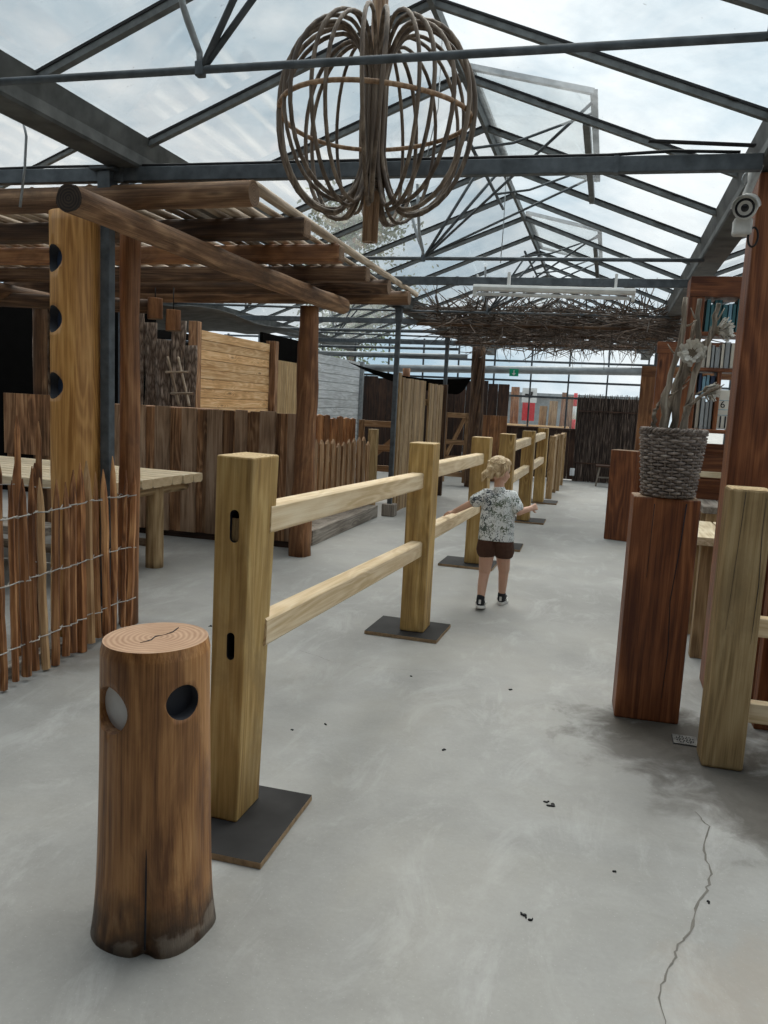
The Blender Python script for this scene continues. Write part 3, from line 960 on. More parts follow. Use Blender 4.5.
def flower(c, n, R, l):
    c = V(c); n = V(n).normalized()
    f = empty('dried_flower', l, 'dried flower', c, group='dried flowers on the branches')
    q = n.to_track_quat('Z', 'Y').to_matrix()
    random.seed(int(c.x * 1000))
    m = MB()
    for ringi, (rr, zz, np_) in enumerate(((R, 0, 19), (R * .88, .012, 17), (R * .72, .022, 15))):
        for k in range(np_):
            a = 2 * PI * (k + ringi * .4) / np_
            da = PI / np_ * 1.9
            L = rr * U(.78, 1.1)
            rowsP = []
            for t in (0.35, .7, 1.0):
                ww = da * (.9 if t < 1 else .45)
                zt = zz + .030 * t * t + U(-.008, .008)
                rowsP.append([V((L * t * math.cos(a + s_ * ww), L * t * math.sin(a + s_ * ww), zt + (.006 if s_ == 0 else 0))) for s_ in (-1, 0, 1)])
            b = len(m.v)
            for row in rowsP: m.v += [c + q @ p for p in row]
            for i in range(2):
                for s_ in range(2):
                    m.face((b + i * 3 + s_, b + i * 3 + s_ + 1, b + i * 3 + s_ + 4, b + i * 3 + s_ + 3), 0, True)
    add('petals', m, M['flower'], f)
    m = MB()
    for k in range(40):
        a = k * 2.4; rr = R * .42 * math.sqrt(k / 40)
        m.ell(c + q @ V((rr * math.cos(a), rr * math.sin(a), .026)), (.006, .006, .010), 6, R=q)
    m.ell(c + q @ V((0, 0, .004)), (R * .45, R * .45, .016), 12, R=q)
    add('heart', m, M['flower_mid'], f)
    m = MB().tube([c, c - n * .05 - V((0, 0, .04)), c - n * .09 - V((0, 0, .10))], .004, 6)
    add('stalk', m, M['branch'], f)


flower((.345, 3.87, 1.745), (-.05, -1, .0), .060, 'round white dried flower facing out on the basket branches')
flower((.455, 3.93, 1.85), (1, -.3, .2), .055, 'pale dried flower turned sideways at the upper right of the branches')
flower((.425, 3.92, 1.585), (.9, -.4, -.3), .045, 'pale dried flower hanging low on the right of the branches')

# ------------------------------------------------------------------ right: near oak post with two rails
nf = empty('post_and_rail_fence', 'weathered square post at right edge with two pale rails', 'fence', (.585, 3.47, 0))
Mx = Matrix.Translation((.583, 3.50, 0)) @ Matrix.Rotation(.02, 4, 'Z')
add('post', MB().box((0, 0, .591), (.165, .16, 1.182), mats=(0, 0, 0, 0, 1, 1)), [M['oak_grey'], M['oak_end']], nf, Mx, .012)
m = MB()
m.tube([(.055, -.081, .55), (.06, -.081, .8), (.05, -.081, 1.02), (.052, -.081, 1.15)], [.0005, .0016, .001, .0005], 5)
m.tube([(-.045, -.0805, .6), (-.034, -.0805, .9), (-.025, -.0805, 1.17)], [.0004, .0008, .001], 5)
add('drying_crack', m, M['hole'], nf, Mx)
timber('rail', (.64, 3.52, .605), (2.3, 3.56, .605), .06, .08, [M['pine'], M['pine_end']], nf)
timber('rail', (.64, 3.52, .235), (2.3, 3.56, .235), .06, .085, [M['pine'], M['pine_end']], nf)

# dark red planked bar front behind those rails
pb = empty('plank_counter', 'dark red planked counter behind the pale rails at right edge', 'counter', (.80, 3.75, 0))
m = MB()
for k in range(5):
    m.box((0, .10 + k * .19, .7), (.03, .184, 1.3))
Mx = Matrix.Translation((.78, 3.80, 0)) @ Matrix(((0, 0, 1, 0), (1, 0, 0, 0), (0, 1, 0, 0), (0, 0, 0, 1)))
add('front_boards', m, M['red'], pb, Mx, .003)
timber('counter_top', (.78, 3.93, .985), (2.1, 3.93, .985), .34, .045, M['red'], pb)
for xx in (.84, 2.04):
    timber('leg', (xx, 4.0, 0), (xx, 4.0, .96), .09, .09, M['red'], pb, up=(0, 1, 0))

tp = empty('timber_column', 'tall red-brown squared timber column at right edge behind the weathered post', 'column', (.77, 4.47, 0))
timber('shaft', (.77, 4.50, 0), (.77, 4.50, 2.66), .30, .24, [M['red'], M['red_end']], tp, up=(0, 1, 0), bevel=.01)
add('ring_hook', MB().tube([(.57 + .03 * math.cos(a), 4.36, 2.62 + .035 * math.sin(a)) for a in [2 * PI * k / 14 for k in range(14)]], .005, 6, closed=True), M['steel_light'], tp)

# CCTV camera under the gutter
CC = V((.55, 4.22, 2.455))
cc = empty('security_camera', 'dusty white security camera under the right gutter', 'camera', CC)
aim = V((-.22, -1, -.30)).normalized()
MxC = aim.to_track_quat('Z', 'Y').to_matrix().to_4x4(); MxC.translation = CC
add('housing', MB().lathe([(.03, -.15), (.048, -.13), (.052, -.04), (.055, .03), (.053, .036), (.047, .036)], 24), M['camera_shell'], cc, MxC)
add('lens', MB().lathe([(.044, .030), (.044, .037), (.034, .038), (.030, .030), (.020, .030), (.018, .036), (.004, .037)], 24), M['lens'], cc, MxC)
m = MB()
for k in range(13):
    a = PI * k / 12
    for r, z in ((.060, -.10), (.060, .065), (.056, .065), (.056, -.10)): m.v.append(V((r * math.cos(a), r * math.sin(a), z)))
for k in range(12):
    for q in range(4): m.face((4 * k + q, 4 * k + (q + 1) % 4, 4 * k + 4 + (q + 1) % 4, 4 * k + 4 + q), 0, q in (0, 2))
add('visor', m, M['camera_shell'], cc, MxC)
add('mount_arm', MB().tube([(.0, .0, 0), (.01, .03, .06), (.03, .05, .12), (.04, .04, .20)], [.022, .02, .02, .035], 10), M['camera_shell'], cc, Matrix.Translation(CC + V((0, .06, .02))))
add('junction_box', MB().box((.0, .05, -.08), (.085, .07, .08)), M['camera_shell'], cc, Matrix.Translation(CC), .012)
add('cable_loop', MB().tube([(.05 + .022 * math.cos(a), .03, -.13 + .045 * math.sin(a)) for a in [2 * PI * k / 16 for k in range(16)]], .005, 6, closed=True), M['black'], cc, Matrix.Translation(CC))

# low block further back on the right
bp = empty('square_pillar', 'low red-brown square timber pillar further down the aisle', 'pillar', (.26, 9.55, 0))
add('block', MB().box((0, 0, .525), (.30, .24, 1.05), mats=(0, 0, 0, 0, 1, 1)), [M['red'], M['red_end']], bp, Matrix.Translation((.255, 9.62, 0)) @ Matrix.Rotation(-.3, 4, 'Z'), .008)
b2 = empty('square_pillar', 'low red-brown square timber pillar beside the first low one', 'pillar', (.56, 9.62, 0))
add('block', MB().box((0, 0, .53), (.26, .24, 1.06), mats=(0, 0, 0, 0, 1, 1)), [M['red'], M['red_end']], b2, Matrix.Translation((.555, 9.74, 0)) @ Matrix.Rotation(-.1, 4, 'Z'), .008)

# ------------------------------------------------------------------ bookcase at the right
bc = empty('bookcase', 'tall red-brown open bookcase full of books beside the tall column', 'bookcase', (.5, 6.75, 0))
YB = 6.75
timber('upright', (.585, YB, 0), (.585, YB, 2.374), .115, .29, M['red'], bc, up=(0, 1, 0))
timber('upright', (2.15, YB, 0), (2.15, YB, 2.374), .115, .29, M['red'], bc, up=(0, 1, 0))
timber('lintel', (.53, YB, 2.45), (2.2, YB, 2.45), .30, .15, M['red'], bc)
SH = (2.10, 1.83, 1.36)
for z in SH:
    timber('shelf', (.64, YB, z), (2.1, YB, z), .28, .03, M['red'], bc)
timber('divider', (.805, YB, 1.36), (.805, YB, 1.83), .03, .26, M['red'], bc, up=(0, 1, 0))
m = MB()
for k in range(6): m.box((0, .08 + k * .20, .73), (.03, .194, 1.46))
Mx = Matrix.Translation((.64, YB + .02, 0)) @ Matrix(((0, 0, 1, 0), (1, 0, 0, 0), (0, 1, 0, 0), (0, 0, 0, 1)))
m.box((.025, .66, .73), (.012, 1.2, 1.46))
add('base_boards', m, M['red'], bc, Mx, .003)
bcols = {'teal': (.045, .14, .16), 'sky': (.20, .36, .46), 'cream': (.58, .54, .46), 'navy': (.03, .05, .10), 'rose': (.40, .26, .23), 'grey': (.32, .34, .35), 'brown': (.13, .06, .035)}
for k, c in bcols.items(): M['book_' + k] = plain('book_cover_' + k, c, .55)


def book_mesh(t, h, d, cm):
    m = MB()
    m.box((0, 0, h / 2), (t * .8, d - .01, h - .008), 1)
    m.box((-t * .44, 0, h / 2), (t * .1, d, h), 0); m.box((t * .44, 0, h / 2), (t * .1, d, h), 0); m.box((0, -d / 2 + .002, h / 2), (t * .98, .004, h), 0)
    return m.mesh('book', [M['book_' + cm], M['book_page']])


random.seed(31)
def row(x0, x1, z, hs, cms, names, group, lean_after=None):
    x = x0
    while x < x1 - .03:
        cm = random.choice(cms); t = U(.022, .042); h = U(*hs)
        o = bpy.data.objects.new('book', book_mesh(t, h, .17, cm)); COL.objects.link(o)
        place(o, Matrix.Translation((x + t / 2, YB - .03 + U(-.015, .015), z)) @ Matrix.Rotation(0, 4, 'Y'))
        props(o, names[cm], 'book', group)
        x += t + .002


row(.66, 1.5, 2.115, (.20, .255), ['teal', 'teal', 'grey', 'sky'], {'teal': 'dark teal book standing on the top shelf of the bookcase', 'grey': 'grey book standing on the top shelf of the bookcase', 'sky': 'pale blue book standing on the top shelf of the bookcase'}, 'books on the top shelf')
row(.66, 1.5, 1.845, (.15, .205), ['sky', 'grey', 'cream', 'rose', 'cream'], {'sky': 'pale blue book on the middle shelf of the bookcase', 'grey': 'grey book on the middle shelf of the bookcase', 'cream': 'cream book on the middle shelf of the bookcase', 'rose': 'faded rose book on the middle shelf of the bookcase'}, 'books on the middle shelf')
row(.66, .79, 1.375, (.20, .25), ['cream', 'brown', 'cream', 'grey'], {'cream': 'cream book on the lowest shelf left of the divider', 'brown': 'brown book on the lowest shelf left of the divider', 'grey': 'grey book on the lowest shelf left of the divider'}, 'books on the lowest shelf')
row(.66, .785, 1.635, (.14, .17), ['navy', 'sky', 'brown'], {'navy': 'navy book stacked above the cream ones left of the divider', 'sky': 'pale blue book stacked above the cream ones left of the divider', 'brown': 'brown book stacked above the cream ones left of the divider'}, 'books above the lowest shelf')
# board with the numeral
nb = empty('number_board', 'pale board with black number 6 and dark slots on the bookcase', 'board', (0.905, YB - .10, 1.376))
add('panel', MB().box((0.90, YB - .10, 1.53), (.16, .02, .30)), M['book_page'], nb, None, .003)
tcv = bpy.data.curves.new('numeral', 'FONT'); tcv.body = '6'; tcv.size = .075; tcv.extrude = .001
tcv.materials.append(M['black'])
tmp_ = bpy.data.objects.new('tmp', tcv); COL.objects.link(tmp_); bpy.context.view_layer.update()
nme = bpy.data.meshes.new_from_object(tmp_.evaluated_get(bpy.context.evaluated_depsgraph_get()))
bpy.data.objects.remove(tmp_)
to = bpy.data.objects.new('numeral', nme); COL.objects.link(to)
place(to, Matrix.Translation((.832, YB - .1125, 1.545)) @ Matrix.Rotation(PI / 2, 4, 'X'), nb)
m = MB()
for k in range(4): m.box((.845 + k * .035, YB - .113, 1.435), (.010, .006, .09))
add('slots', m, M['navy'] if 'navy' in M else M['hole'], nb)
add('rule_lines', MB().box((0.90, YB - .111, 1.60), (.16, .003, .004)).box((0.90, YB - .111, 1.53), (.16, .003, .004)).box((0.90, YB - .111, 1.488), (.16, .003, .004)), M['book_sky'], nb)

# timber portal further back on the right
pt_ = empty('timber_portal', 'red-brown timber doorway frame between the bookcase and the brushwood', 'frame', (.5, 10.0, 0))
timber('jamb', (.60, 10.0, 0), (.60, 10.0, 2.193), .17, .16, M['red'], pt_, up=(0, 1, 0))
timber('jamb', (1.75, 10.0, 0), (1.75, 10.0, 2.193), .17, .16, M['red'], pt_, up=(0, 1, 0))
timber('lintel', (.50, 10.0, 2.26), (1.85, 10.0, 2.26), .17, .13, M['red'], pt_)
pg = empty('timber_portal', 'paler timber doorway frame behind the red-brown one', 'frame', (.5, 11.4, 0))
timber('jamb', (.50, 11.4, 0), (.50, 11.4, 1.98), .20, .17, M['log_red'], pg, up=(0, 1, 0))
timber('jamb', (1.75, 11.4, 0), (1.75, 11.4, 1.98), .20, .17, M['log_red'], pg, up=(0, 1, 0))
timber('lintel', (.40, 11.4, 2.05), (1.85, 11.4, 2.05), .17, .14, M['log_red'], pg)

# tables on the right
def table(name_l, x0, x1, y0, y1, h, mat, legmat, n=5, th=.05):
    t = empty('table', name_l, 'table', ((x0 + x1) / 2, (y0 + y1) / 2, 0))
    m = MB()
    w = (x1 - x0) / n
    for k in range(n): m.box((w * (k + .5), 0, (y1 - y0) / 2), (w * .94, th, y1 - y0))
    Mx, L = frame((x0, y0, h - th / 2), (x0, y1, h - th / 2))
    m.v = [V((-q.x, q.y, q.z)) for q in m.v]; m.f = [tuple(reversed(f)) for f in m.f]
    add('tabletop', m, M[mat], t, Mx, .004)
    for x in (x0 + .09, x1 - .09):
        for y in (y0 + .12, y1 - .12):
            timber('leg', (x, y, 0), (x, y, h - th), .085, .085, M[legmat], t, up=(0, 1, 0))
    return t


table('pale slatted timber table close behind the tall column', .56, 1.5, 4.95, 5.75, .76, 'table', 'tan')
table('grey weathered table behind the pale slatted one', .70, 1.5, 5.95, 6.5, .84, 'grey', 'tan')
def bench(l, x0, x1, y, h, mat):
    b = empty('bench', l, 'bench', ((x0 + x1) / 2, y, 0))
    timber('seat_plank', (x0, y, h - .025), (x1, y, h - .025), .28, .05, M[mat], b)
    for x in (x0 + .15, x1 - .15):
        timber('trestle', (x, y, 0), (x, y, h - .05), .26, .06, M[mat], b, up=(1, 0, 0))


timber('ledge', (.66, 6.53, 1.03), (2.1, 6.53, 1.03), .12, .04, M['table'], bc)
# chalk note hanging on bookcase side
add('notice_card', MB().box((0, 0, 0), (.06, .01, .16)), M['white'], None, Matrix.Translation((.60, 6.598, 1.17)) @ Matrix.Rotation(.1, 4, 'Y'), label='narrow white card fixed on the bookcase upright beside the basket', cat='card')

# ------------------------------------------------------------------ timber shelter on the left
sh = empty('timber_shelter', 'open log shelter with pole roof on the left', 'shelter', (-2.6, 5.5, 0))
# carved golden column
Mx = Matrix.Translation((-2.975, 3.98, 0))
m = log_mb(2.42, .145, .136, 2, .03, 48, 40)
colu = add('column', m, [M['golden'], M['log_end_mid'], M['hole']], sh, Mx)
A3 = math.radians(-116)
carve(colu, [(cyl_between(radial(A3, z, .06), radial(A3, z, .3), .075), M['hole']) for z in (2.16, 1.83, 1.46)])
m = MB()
for z in (2.16, 1.83, 1.46):
    m.tube([radial(A3, z, .061), radial(A3, z, .072)], .073, 24)
add('cutout_plate', m, M['book_navy'], sh, Mx)
LE = [M['log'], M['log_end']]
LM = [M['log_red'], M['log_end_mid']]
log('corner_post', (-2.80, 4.25, 0), (-2.80, 4.25, 2.44), .062, .058, LM, sh, 4, .14)
log('corner_post', (-2.685, 6.83, 0), (-2.655, 6.83, 2.28), .105, .088, [M['log_red'], M['log_end']], sh, 9, .26, bend=.02)
log('eaves_beam', (-2.55, 3.36, 2.342), (-2.56, 7.45, 2.365), .068, .080, [M['log'], M['log_end']], sh, 6, .16, bend=.03)
for i, (x, y, r, mt) in enumerate(((-1.90, 4.02, .075, 'log'), (-1.91, 4.84, .075, 'log_dark'), (-1.96, 5.66, .075, 'log_red'), (-2.03, 6.55, .075, 'log_dark'), (-2.04, 7.25, .075, 'log_dark'), (-2.02, 7.95, .075, 'log'))):
    if i in (1, 2, 3):
        timber('rafter', (x, y, 2.518), (-6.3, y + .05, 2.505), .13, .125, [M[mt], M['log_end_mid']], sh, bevel=.02)
    else:
        log('rafter', (x, y, 2.518), (-6.3, y + .05, 2.505), r - .008, r, [M[mt], M['log_end_mid']], sh, i + 3, .06)
random.seed(17)
npole = 34
for k in range(npole):
    x = -1.98 - .02 - k * .128 + U(-.02, .02)
    x0 = x; x1 = x - .10 + U(-.05, .05)
    r = U(.020, .033)
    log('roof_pole', (x0, 4.15 + U(0, .06) - (.11 if k == 0 else 0), 2.582 + r), (x1, 8.25 + U(-.2, .3), 2.585 + r), r, r * .8, [M['pole'], M['log_end_mid']], sh, k, .05, bend=U(-.03, .03))
log('back_beam', (-5.7, 3.4, 2.34), (-5.7, 8.2, 2.34), .08, .08, LE, sh, 3)
log('back_post', (-5.70, 7.05, 0), (-5.70, 7.05, 2.28), .075, .07, [M['log'], M['log_end']], sh, 12, .08)
log('cross_beam', (-4.4, 7.05, 2.28), (-6.4, 6.3, 2.26), .07, .07, [M['log_dark'], M['log_end']], sh, 15, .08)
timber('shelf_board', (-2.76, 4.35, 2.41), (-2.76, 7.9, 2.41), .12, .05, M['log_dark'], sh)

# partition of rough boards
pa = empty('board_partition', 'chest high partition of rough brown upright boards behind the slatted table', 'partition', (-3.85, 7.12, 0))
random.seed(8)
m = MB(); x = -5.25
while x < -2.80:
    w = U(.15, .22)
    m.box((x + w / 2, 7.13, .685), (w * .98, .03, 1.24 + U(-.012, .012))); x += w
add('back_boards', m, M['rough'], pa, None, .003)
m = MB(); x = -5.2
while x < -2.90:
    w = U(.12, .17)
    m.box((x + w / 2, 7.10, .69), (w, .026, 1.25 + U(-.012, .02))); x += w + U(.10, .15)
add('front_boards', m, M['rough_grey'], pa, None, .003)
timber('back_rail', (-5.25, 7.17, 1.15), (-2.8, 7.17, 1.15), .05, .10, M['rough'], pa)
timber('plinth', (-5.25, 7.16, .035), (-2.8, 7.16, .035), .08, .07, M['dark'], pa)
timber('counter_top', (-5.25, 7.36, 1.29), (-3.9, 7.36, 1.29), .36, .04, M['rough'], pa)

# bark slab wall
def slab(x, y, z0, z1, w, l, mt='bark', g='bark slabs'):
    Mx, L = frame((x, y, z0), (x, y, z1), (0, -1, 0))
    m = MB()
    def prof(t, a): return (1 + .10 * mnoise.noise(V((math.cos(a) * 2 + x * 9, math.sin(a) * 2, t * 6)))) * (1 if math.sin(a) > -.2 else .75)
    m.tube([(.012 * math.sin(i * .9 + x * 7), 0, L * i / 15) for i in range(16)], w / 2, 16, 0, 1, prof=prof, flat=.42)
    return add('bark_slab', m, [M[mt], M['log_end_mid']], None, Mx, label=l, cat='bark slab', group=g)


YS = 8.3
slab(-5.37, YS, 0, 2.42, .20, 'narrow bark covered slab at the left of the slab wall, beside the log post')
slab(-5.19, YS + .02, 0, 2.25, .17, 'bark covered slab second from left in the slab wall')
slab(-5.02, YS, 0, 2.06, .19, 'bark covered slab with a bare pale patch in the middle of the slab wall')
slab(-4.84, YS + .02, 0, 2.28, .18, 'bark covered slab left of the small ladder')
slab(-4.67, YS, 0, 2.0, .16, 'shorter bark covered slab behind the small ladder')
slab(-5.80, 7.2, .0, 2.27, .20, 'grey bark slab standing at far left behind the pickets')
slab(-5.62, 7.22, .0, 2.26, .16, 'grey bark slab at far left, close to the golden column')
slab(-5.05, 7.62, .0, 2.2, .16, 'narrow bark slab glimpsed between the golden column and the steel post')
# hanging wooden lanterns
for x, z, l in ((-4.33, 2.26, 'upper small wooden block hanging by a cord under the shelter roof'), (-4.13, 2.15, 'lower small wooden block hanging by a cord under the shelter roof')):
    h = empty('hanging_block', l, 'hanging block', (x, 7.0, z))
    add('block', log_mb(.20, .075, .07, 3, .05), LM, h, Matrix.Translation((x, 7.0, z - .10)))
    rod('cord', [(x, 7.0, z + .09), (x, 7.0, 2.458)], .006, M['black'], h, 6)
# small ladder
la = empty('small_ladder', 'small pale pole ladder leaning on the slab wall', 'ladder', (-4.7, 8.1, 1.31))
for dx in (0, .13):
    log('side_pole', (-4.88 + dx + .20, 8.08, 1.31), (-4.88 + dx, 8.16, 1.86), .016, .015, [M['pole'], M['log_end_mid']], la, 2)
for z in (.25, .68):
    q = V((-4.68, 8.08, 1.31)).lerp(V((-4.88, 8.16, 1.86)), z)
    log('rung', q + V((-.06, -.02, 0)), q + V((.22, -.02, .01)), .013, .013, [M['pole'], M['log_end_mid']], la, 4)

# side wall panels along the left
XW = -5.10
def plank_panel(name, y0, y1, z0, z1, n, mat, l, cat, horizontal=True, slope_=0.0):
    p = empty(name, l, cat, (XW, y0, 0))
    m = MB(); h = (z1 - z0) / n
    if horizontal:
        for k in range(n): m.box((U(-.004, .004), z0 + h * (k + .5), (y1 - y0) / 2), (.03, h * .95, y1 - y0))
        m.box((-.025, (z0 + z1) / 2, (y1 - y0) / 2), (.015, (z1 - z0) * .98, y1 - y0))
        Mx = Matrix(((1, 0, 0, XW), (0, 0, 1, y0), (0, 1, 0, 0), (0, 0, 0, 1)))
        m.f = [tuple(reversed(f)) for f in m.f]
    else:
        w = (y1 - y0) / n
        for k in range(n): m.box((0, w * (k + .5), (z0 + z1) / 2), (.02, w * .93, z1 - z0))
        Mx = Matrix.Translation((XW, y0, 0))
    add('planks', m, M[mat], p, Mx, .003)
    return p


pp = plank_panel('plank_wall', 9.26, 11.45, .05, 2.27, 18, 'orange', 'wall panel of warm orange horizontal planks above the board partition', 'wall panel')
timber('end_post', (XW, 9.17, 0), (XW, 9.17, 2.36), .12, .12, M['rough'], pp, up=(0, 1, 0))
timber('end_post', (XW + .02, 11.54, 0), (XW + .02, 11.54, 2.32), .16, .12, M['rough'], pp, up=(0, 1, 0))
rp = plank_panel('reed_panel', 11.64, 13.0, .05, 2.05, 60, 'reed', 'tan reed panel between the orange planks and the log post', 'wall panel', False)
timber('end_post', (XW, 13.12, 0), (XW, 13.12, 2.7), .08, .08, M['steel'], rp, up=(0, 1, 0))
wp = plank_panel('plank_wall', 13.25, 16.1, .05, 2.28, 14, 'whiteboard', 'wall panel of whitewashed horizontal planks left of the dark sail', 'wall panel')
timber('end_post', (XW + .03, 16.17, 0), (XW + .03, 16.17, 2.3), .10, .10, M['steel_light'], wp, up=(0, 1, 0))
# dark awning behind
add('dark_curtain', MB().box((-5.3, 12.35, 2.25), (.05, 1.5, .42)), M['sail'], None, label='black cloth hung behind the reed panel', cat='cloth')
m = MB()
A, B, Cc = V((-4.7, 14.2, 2.18)), V((-2.6, 15.4, 2.02)), V((-3.3, 17.3, 1.75))
NN = 10
idx = {}
for i in range(NN + 1):
    for j in range(NN + 1 - i):
        a, b = i / NN, j / NN; c = 1 - a - b
        p = A * a + B * b + Cc * c - V((0, 0, .5 * (a * b + b * c + a * c)))
        idx[i, j] = len(m.v); m.v.append(p)
for i in range(NN):
    for j in range(NN - i):
        m.face((idx[i, j], idx[i + 1, j], idx[i, j + 1]), 0, True)
        if i + j < NN - 1: m.face((idx[i + 1, j], idx[i + 1, j + 1], idx[i, j + 1]), 0, True)
so_ = add('shade_sail', m, M['sail'], None, label='black sagging shade sail beside the whitewashed planks', cat='shade sail')
sd = so_.modifiers.new('thick', 'SOLIDIFY'); sd.thickness = .006
for y, z, r, l in ((13.6, 2.72, .03, 'upper grey pipe crossing the left bay above the reed panel'), (14.6, 2.50, .025, 'middle grey pipe crossing the left bay behind the log post'), (15.6, 2.44, .04, 'lower fat grey pipe crossing the left bay above the whitewashed planks')):
    rod('heating_pipe', [(-9.2, y, z), (-6, y + .05, z - .01), (-2.75, y + .1, z + .01)], r, M['steel'] if r < .035 else M['zinc'], None, 10, label=l, cat='pipe')
m = MB(); NX, NY = 14, 10
for i in range(NX + 1):
    for j in range(NY + 1):
        m.v.append(V((-9.2 + 3.9 * i / NX, 9.4 + 4.0 * j / NY, 2.60 - .10 * math.sin(PI * i / NX) * math.sin(PI * j / NY) + .03 * math.sin(i * 1.3 + j))))
for i in range(NX):
    for j in range(NY):
        a = i * (NY + 1) + j; m.face((a, a + NY + 1, a + NY + 2, a + 1), 0, True)
o_ = add('shade_cloth', m, M['shade'], None, label='grey shade cloth sagging under the left bay roof behind the orange planks', cat='shade cloth')
sd = o_.modifiers.new('thick', 'SOLIDIFY'); sd.thickness = .004
# dark back-left wall
db = empty('dark_board_wall', 'dark upright board wall behind the tall plank gate', 'wall panel', (-3.5, 17.4, 0))
m = MB(); random.seed(3); x = -7.0
while x < -2.25:
    w = U(.16, .26); m.box((x + w / 2, 17.4 + U(0, .02), 1.0), (w * .97, .04, 2.05 + U(-.08, .08))); x += w
add('boards', m, M['dark'], db, None, .003)
log('dark_post', (-4.1, 16.2, 0), (-4.1, 16.2, 2.2), .09, .08, [M['log_red'], M['log_end']], None, 3, label='reddish log post standing before the whitewashed planks', cat='post')

# tall plank gate behind the concrete foot post
tg = empty('plank_gate', 'tall gate of pale upright planks behind the grey steel post', 'gate', (-2.62, 10.1, 0))
random.seed(12)
def boards_y(x, y0, y1, z0, z1, n, parent, name, mat):
    m = MB(); w = (y1 - y0) / n
    for k in range(n): m.box((U(-.006, .006), w * (k + .5), (z0 + z1) / 2), (.028, w * .95, z1 - z0 + U(-.012, .012)))
    return add(name, m, M[mat], parent, Matrix.Translation((x, y0, 0)), .003)


boards_y(-2.62, 10.15, 11.55, .03, 1.80, 9, tg, 'leaf_boards', 'tan')
boards_y(-2.57, 11.6, 12.6, .03, 1.78, 7, tg, 'leaf_boards', 'tan')
timber('gate_post', (-2.56, 12.68, 0), (-2.56, 12.68, 1.80), .10, .06, M['log_dark'], tg, up=(0, 1, 0))
timber('gate_post', (-2.66, 10.08, 0), (-2.66, 10.08, 1.86), .09, .09, M['tan'], tg, up=(0, 1, 0))
timber('gate_frame', (-2.66, 10.15, 1.5), (-2.62, 12.6, 1.5), .05, .09, M['tan'], tg)

# low deck and small picket fences behind the log post
dk = empty('low_deck', 'low grey plank deck at the foot of the reddish log post', 'deck', (-3.2, 8.5, 0))
timber('edge_beam', (-2.80, 7.35, .075), (-2.80, 9.7, .075), .12, .15, M['grey'], dk)
m = MB()
for k in range(13): m.box((k * .18, 0, .45), (.17, .04, .95))
Mx = Matrix(((0, 0, -1, -2.86), (1, 0, 0, 7.42), (0, 1, 0, .13), (0, 0, 0, 1)))
m.f = [tuple(reversed(f)) for f in m.f]
add('deck_planks', m, M['grey'], dk, Mx, .003)
timber('edge_beam', (-2.80, 7.33, .075), (-3.85, 7.33, .075), .08, .15, M['grey'], dk)
add('stone_block', MB().box((-2.72, 7.02, .10), (.10, .14, .20)), M['grey'], None, None, .012, label='small grey block at the foot of the reddish log post', cat='block')


def picket_panel(name, p0, p1, h, n, mat, l, z0=.15, wide=.62, tip=1.0):
    g = empty(name, l, 'picket fence', (p0[0], p0[1], z0))
    p0, p1 = V((p0[0], p0[1], 0)), V((p1[0], p1[1], 0))
    for k in range(n):
        q = p0.lerp(p1, k / (n - 1)); hh = h + U(-.05, .03); w = (p1 - p0).length / n * wide
        dirv = (p1 - p0).normalized()
        Mx, L = frame(q + V((0, 0, z0)), q + V((0, 0, z0 + hh)), (-dirv.y, dirv.x, 0))
        m = MB(); m.prism([(-w / 2, -.012), (w / 2, -.012), (w / 2, .012), (-w / 2, .012)], 0, L - .05)
        b = len(m.v)
        m.v += [V((-w / 2, -.012, L - .05)), V((w / 2, -.012, L - .05)), V((w / 2, .012, L - .05)), V((-w / 2, .012, L - .05)), V((0, -.01, L - .05 + .05 * tip)), V((0, .01, L - .05 + .05 * tip))]
        m.face((b, b + 1, b + 4)); m.face((b + 2, b + 3, b + 5)); m.face((b + 1, b + 2, b + 5, b + 4)); m.face((b + 3, b, b + 4, b + 5))
        add('picket', m, M[mat], g, Mx)
    off = V((.0, 0, 0)) + (p1 - p0).normalized().cross(V((0, 0, 1))) * -.024
    for z in (z0 + h * .22, z0 + h * .75):
        timber('cross_rail', p0 + off + V((0, 0, z)), p1 + off + V((0, 0, z)), .025, .06, M[mat], g)
    return g


random.seed(4)
picket_panel('picket_panel', (-3.75, 8.2), (-3.55, 11.0), 1.14, 13, 'picket', 'row of tall brown boards standing behind the low deck', wide=.86, tip=.3)
picket_panel('picket_panel', (-3.02, 7.7), (-2.88, 9.6), .86, 13, 'pickbrown', 'row of shorter pale brown pickets along the low deck edge')
timber('deck_post', (-2.86, 9.75, .0), (-2.86, 9.75, 1.12), .11, .11, M['oak_grey'], None, up=(0, 1, 0), label='short square post ending the row of shorter pickets', cat='post')
log('rail_stub', (-3.15, 7.35, .98), (-2.78, 7.35, .98), .03, .03, [M['pole'], M['log_end_mid']], None, 2, label='short pale pole end beside the reddish log post', cat='pole')


def brace_gate(x, y, w, h, l, mat):
    g = empty('brace_gate', l, 'gate', (x, y, 0))
    for xx in (x, x + w): timber('stile', (xx, y, 0.05), (xx, y, h), .08, .05, M[mat], g, up=(0, 1, 0))
    for z in (.2, .5, .8, h - .05): timber('bar', (x + .04, y, z), (x + w - .04, y, z), .03, .09, M[mat], g)
    timber('brace', (x + .05, y + .03, .55), (x + w - .05, y + .03, h - .08), .03, .07, M[mat], g)


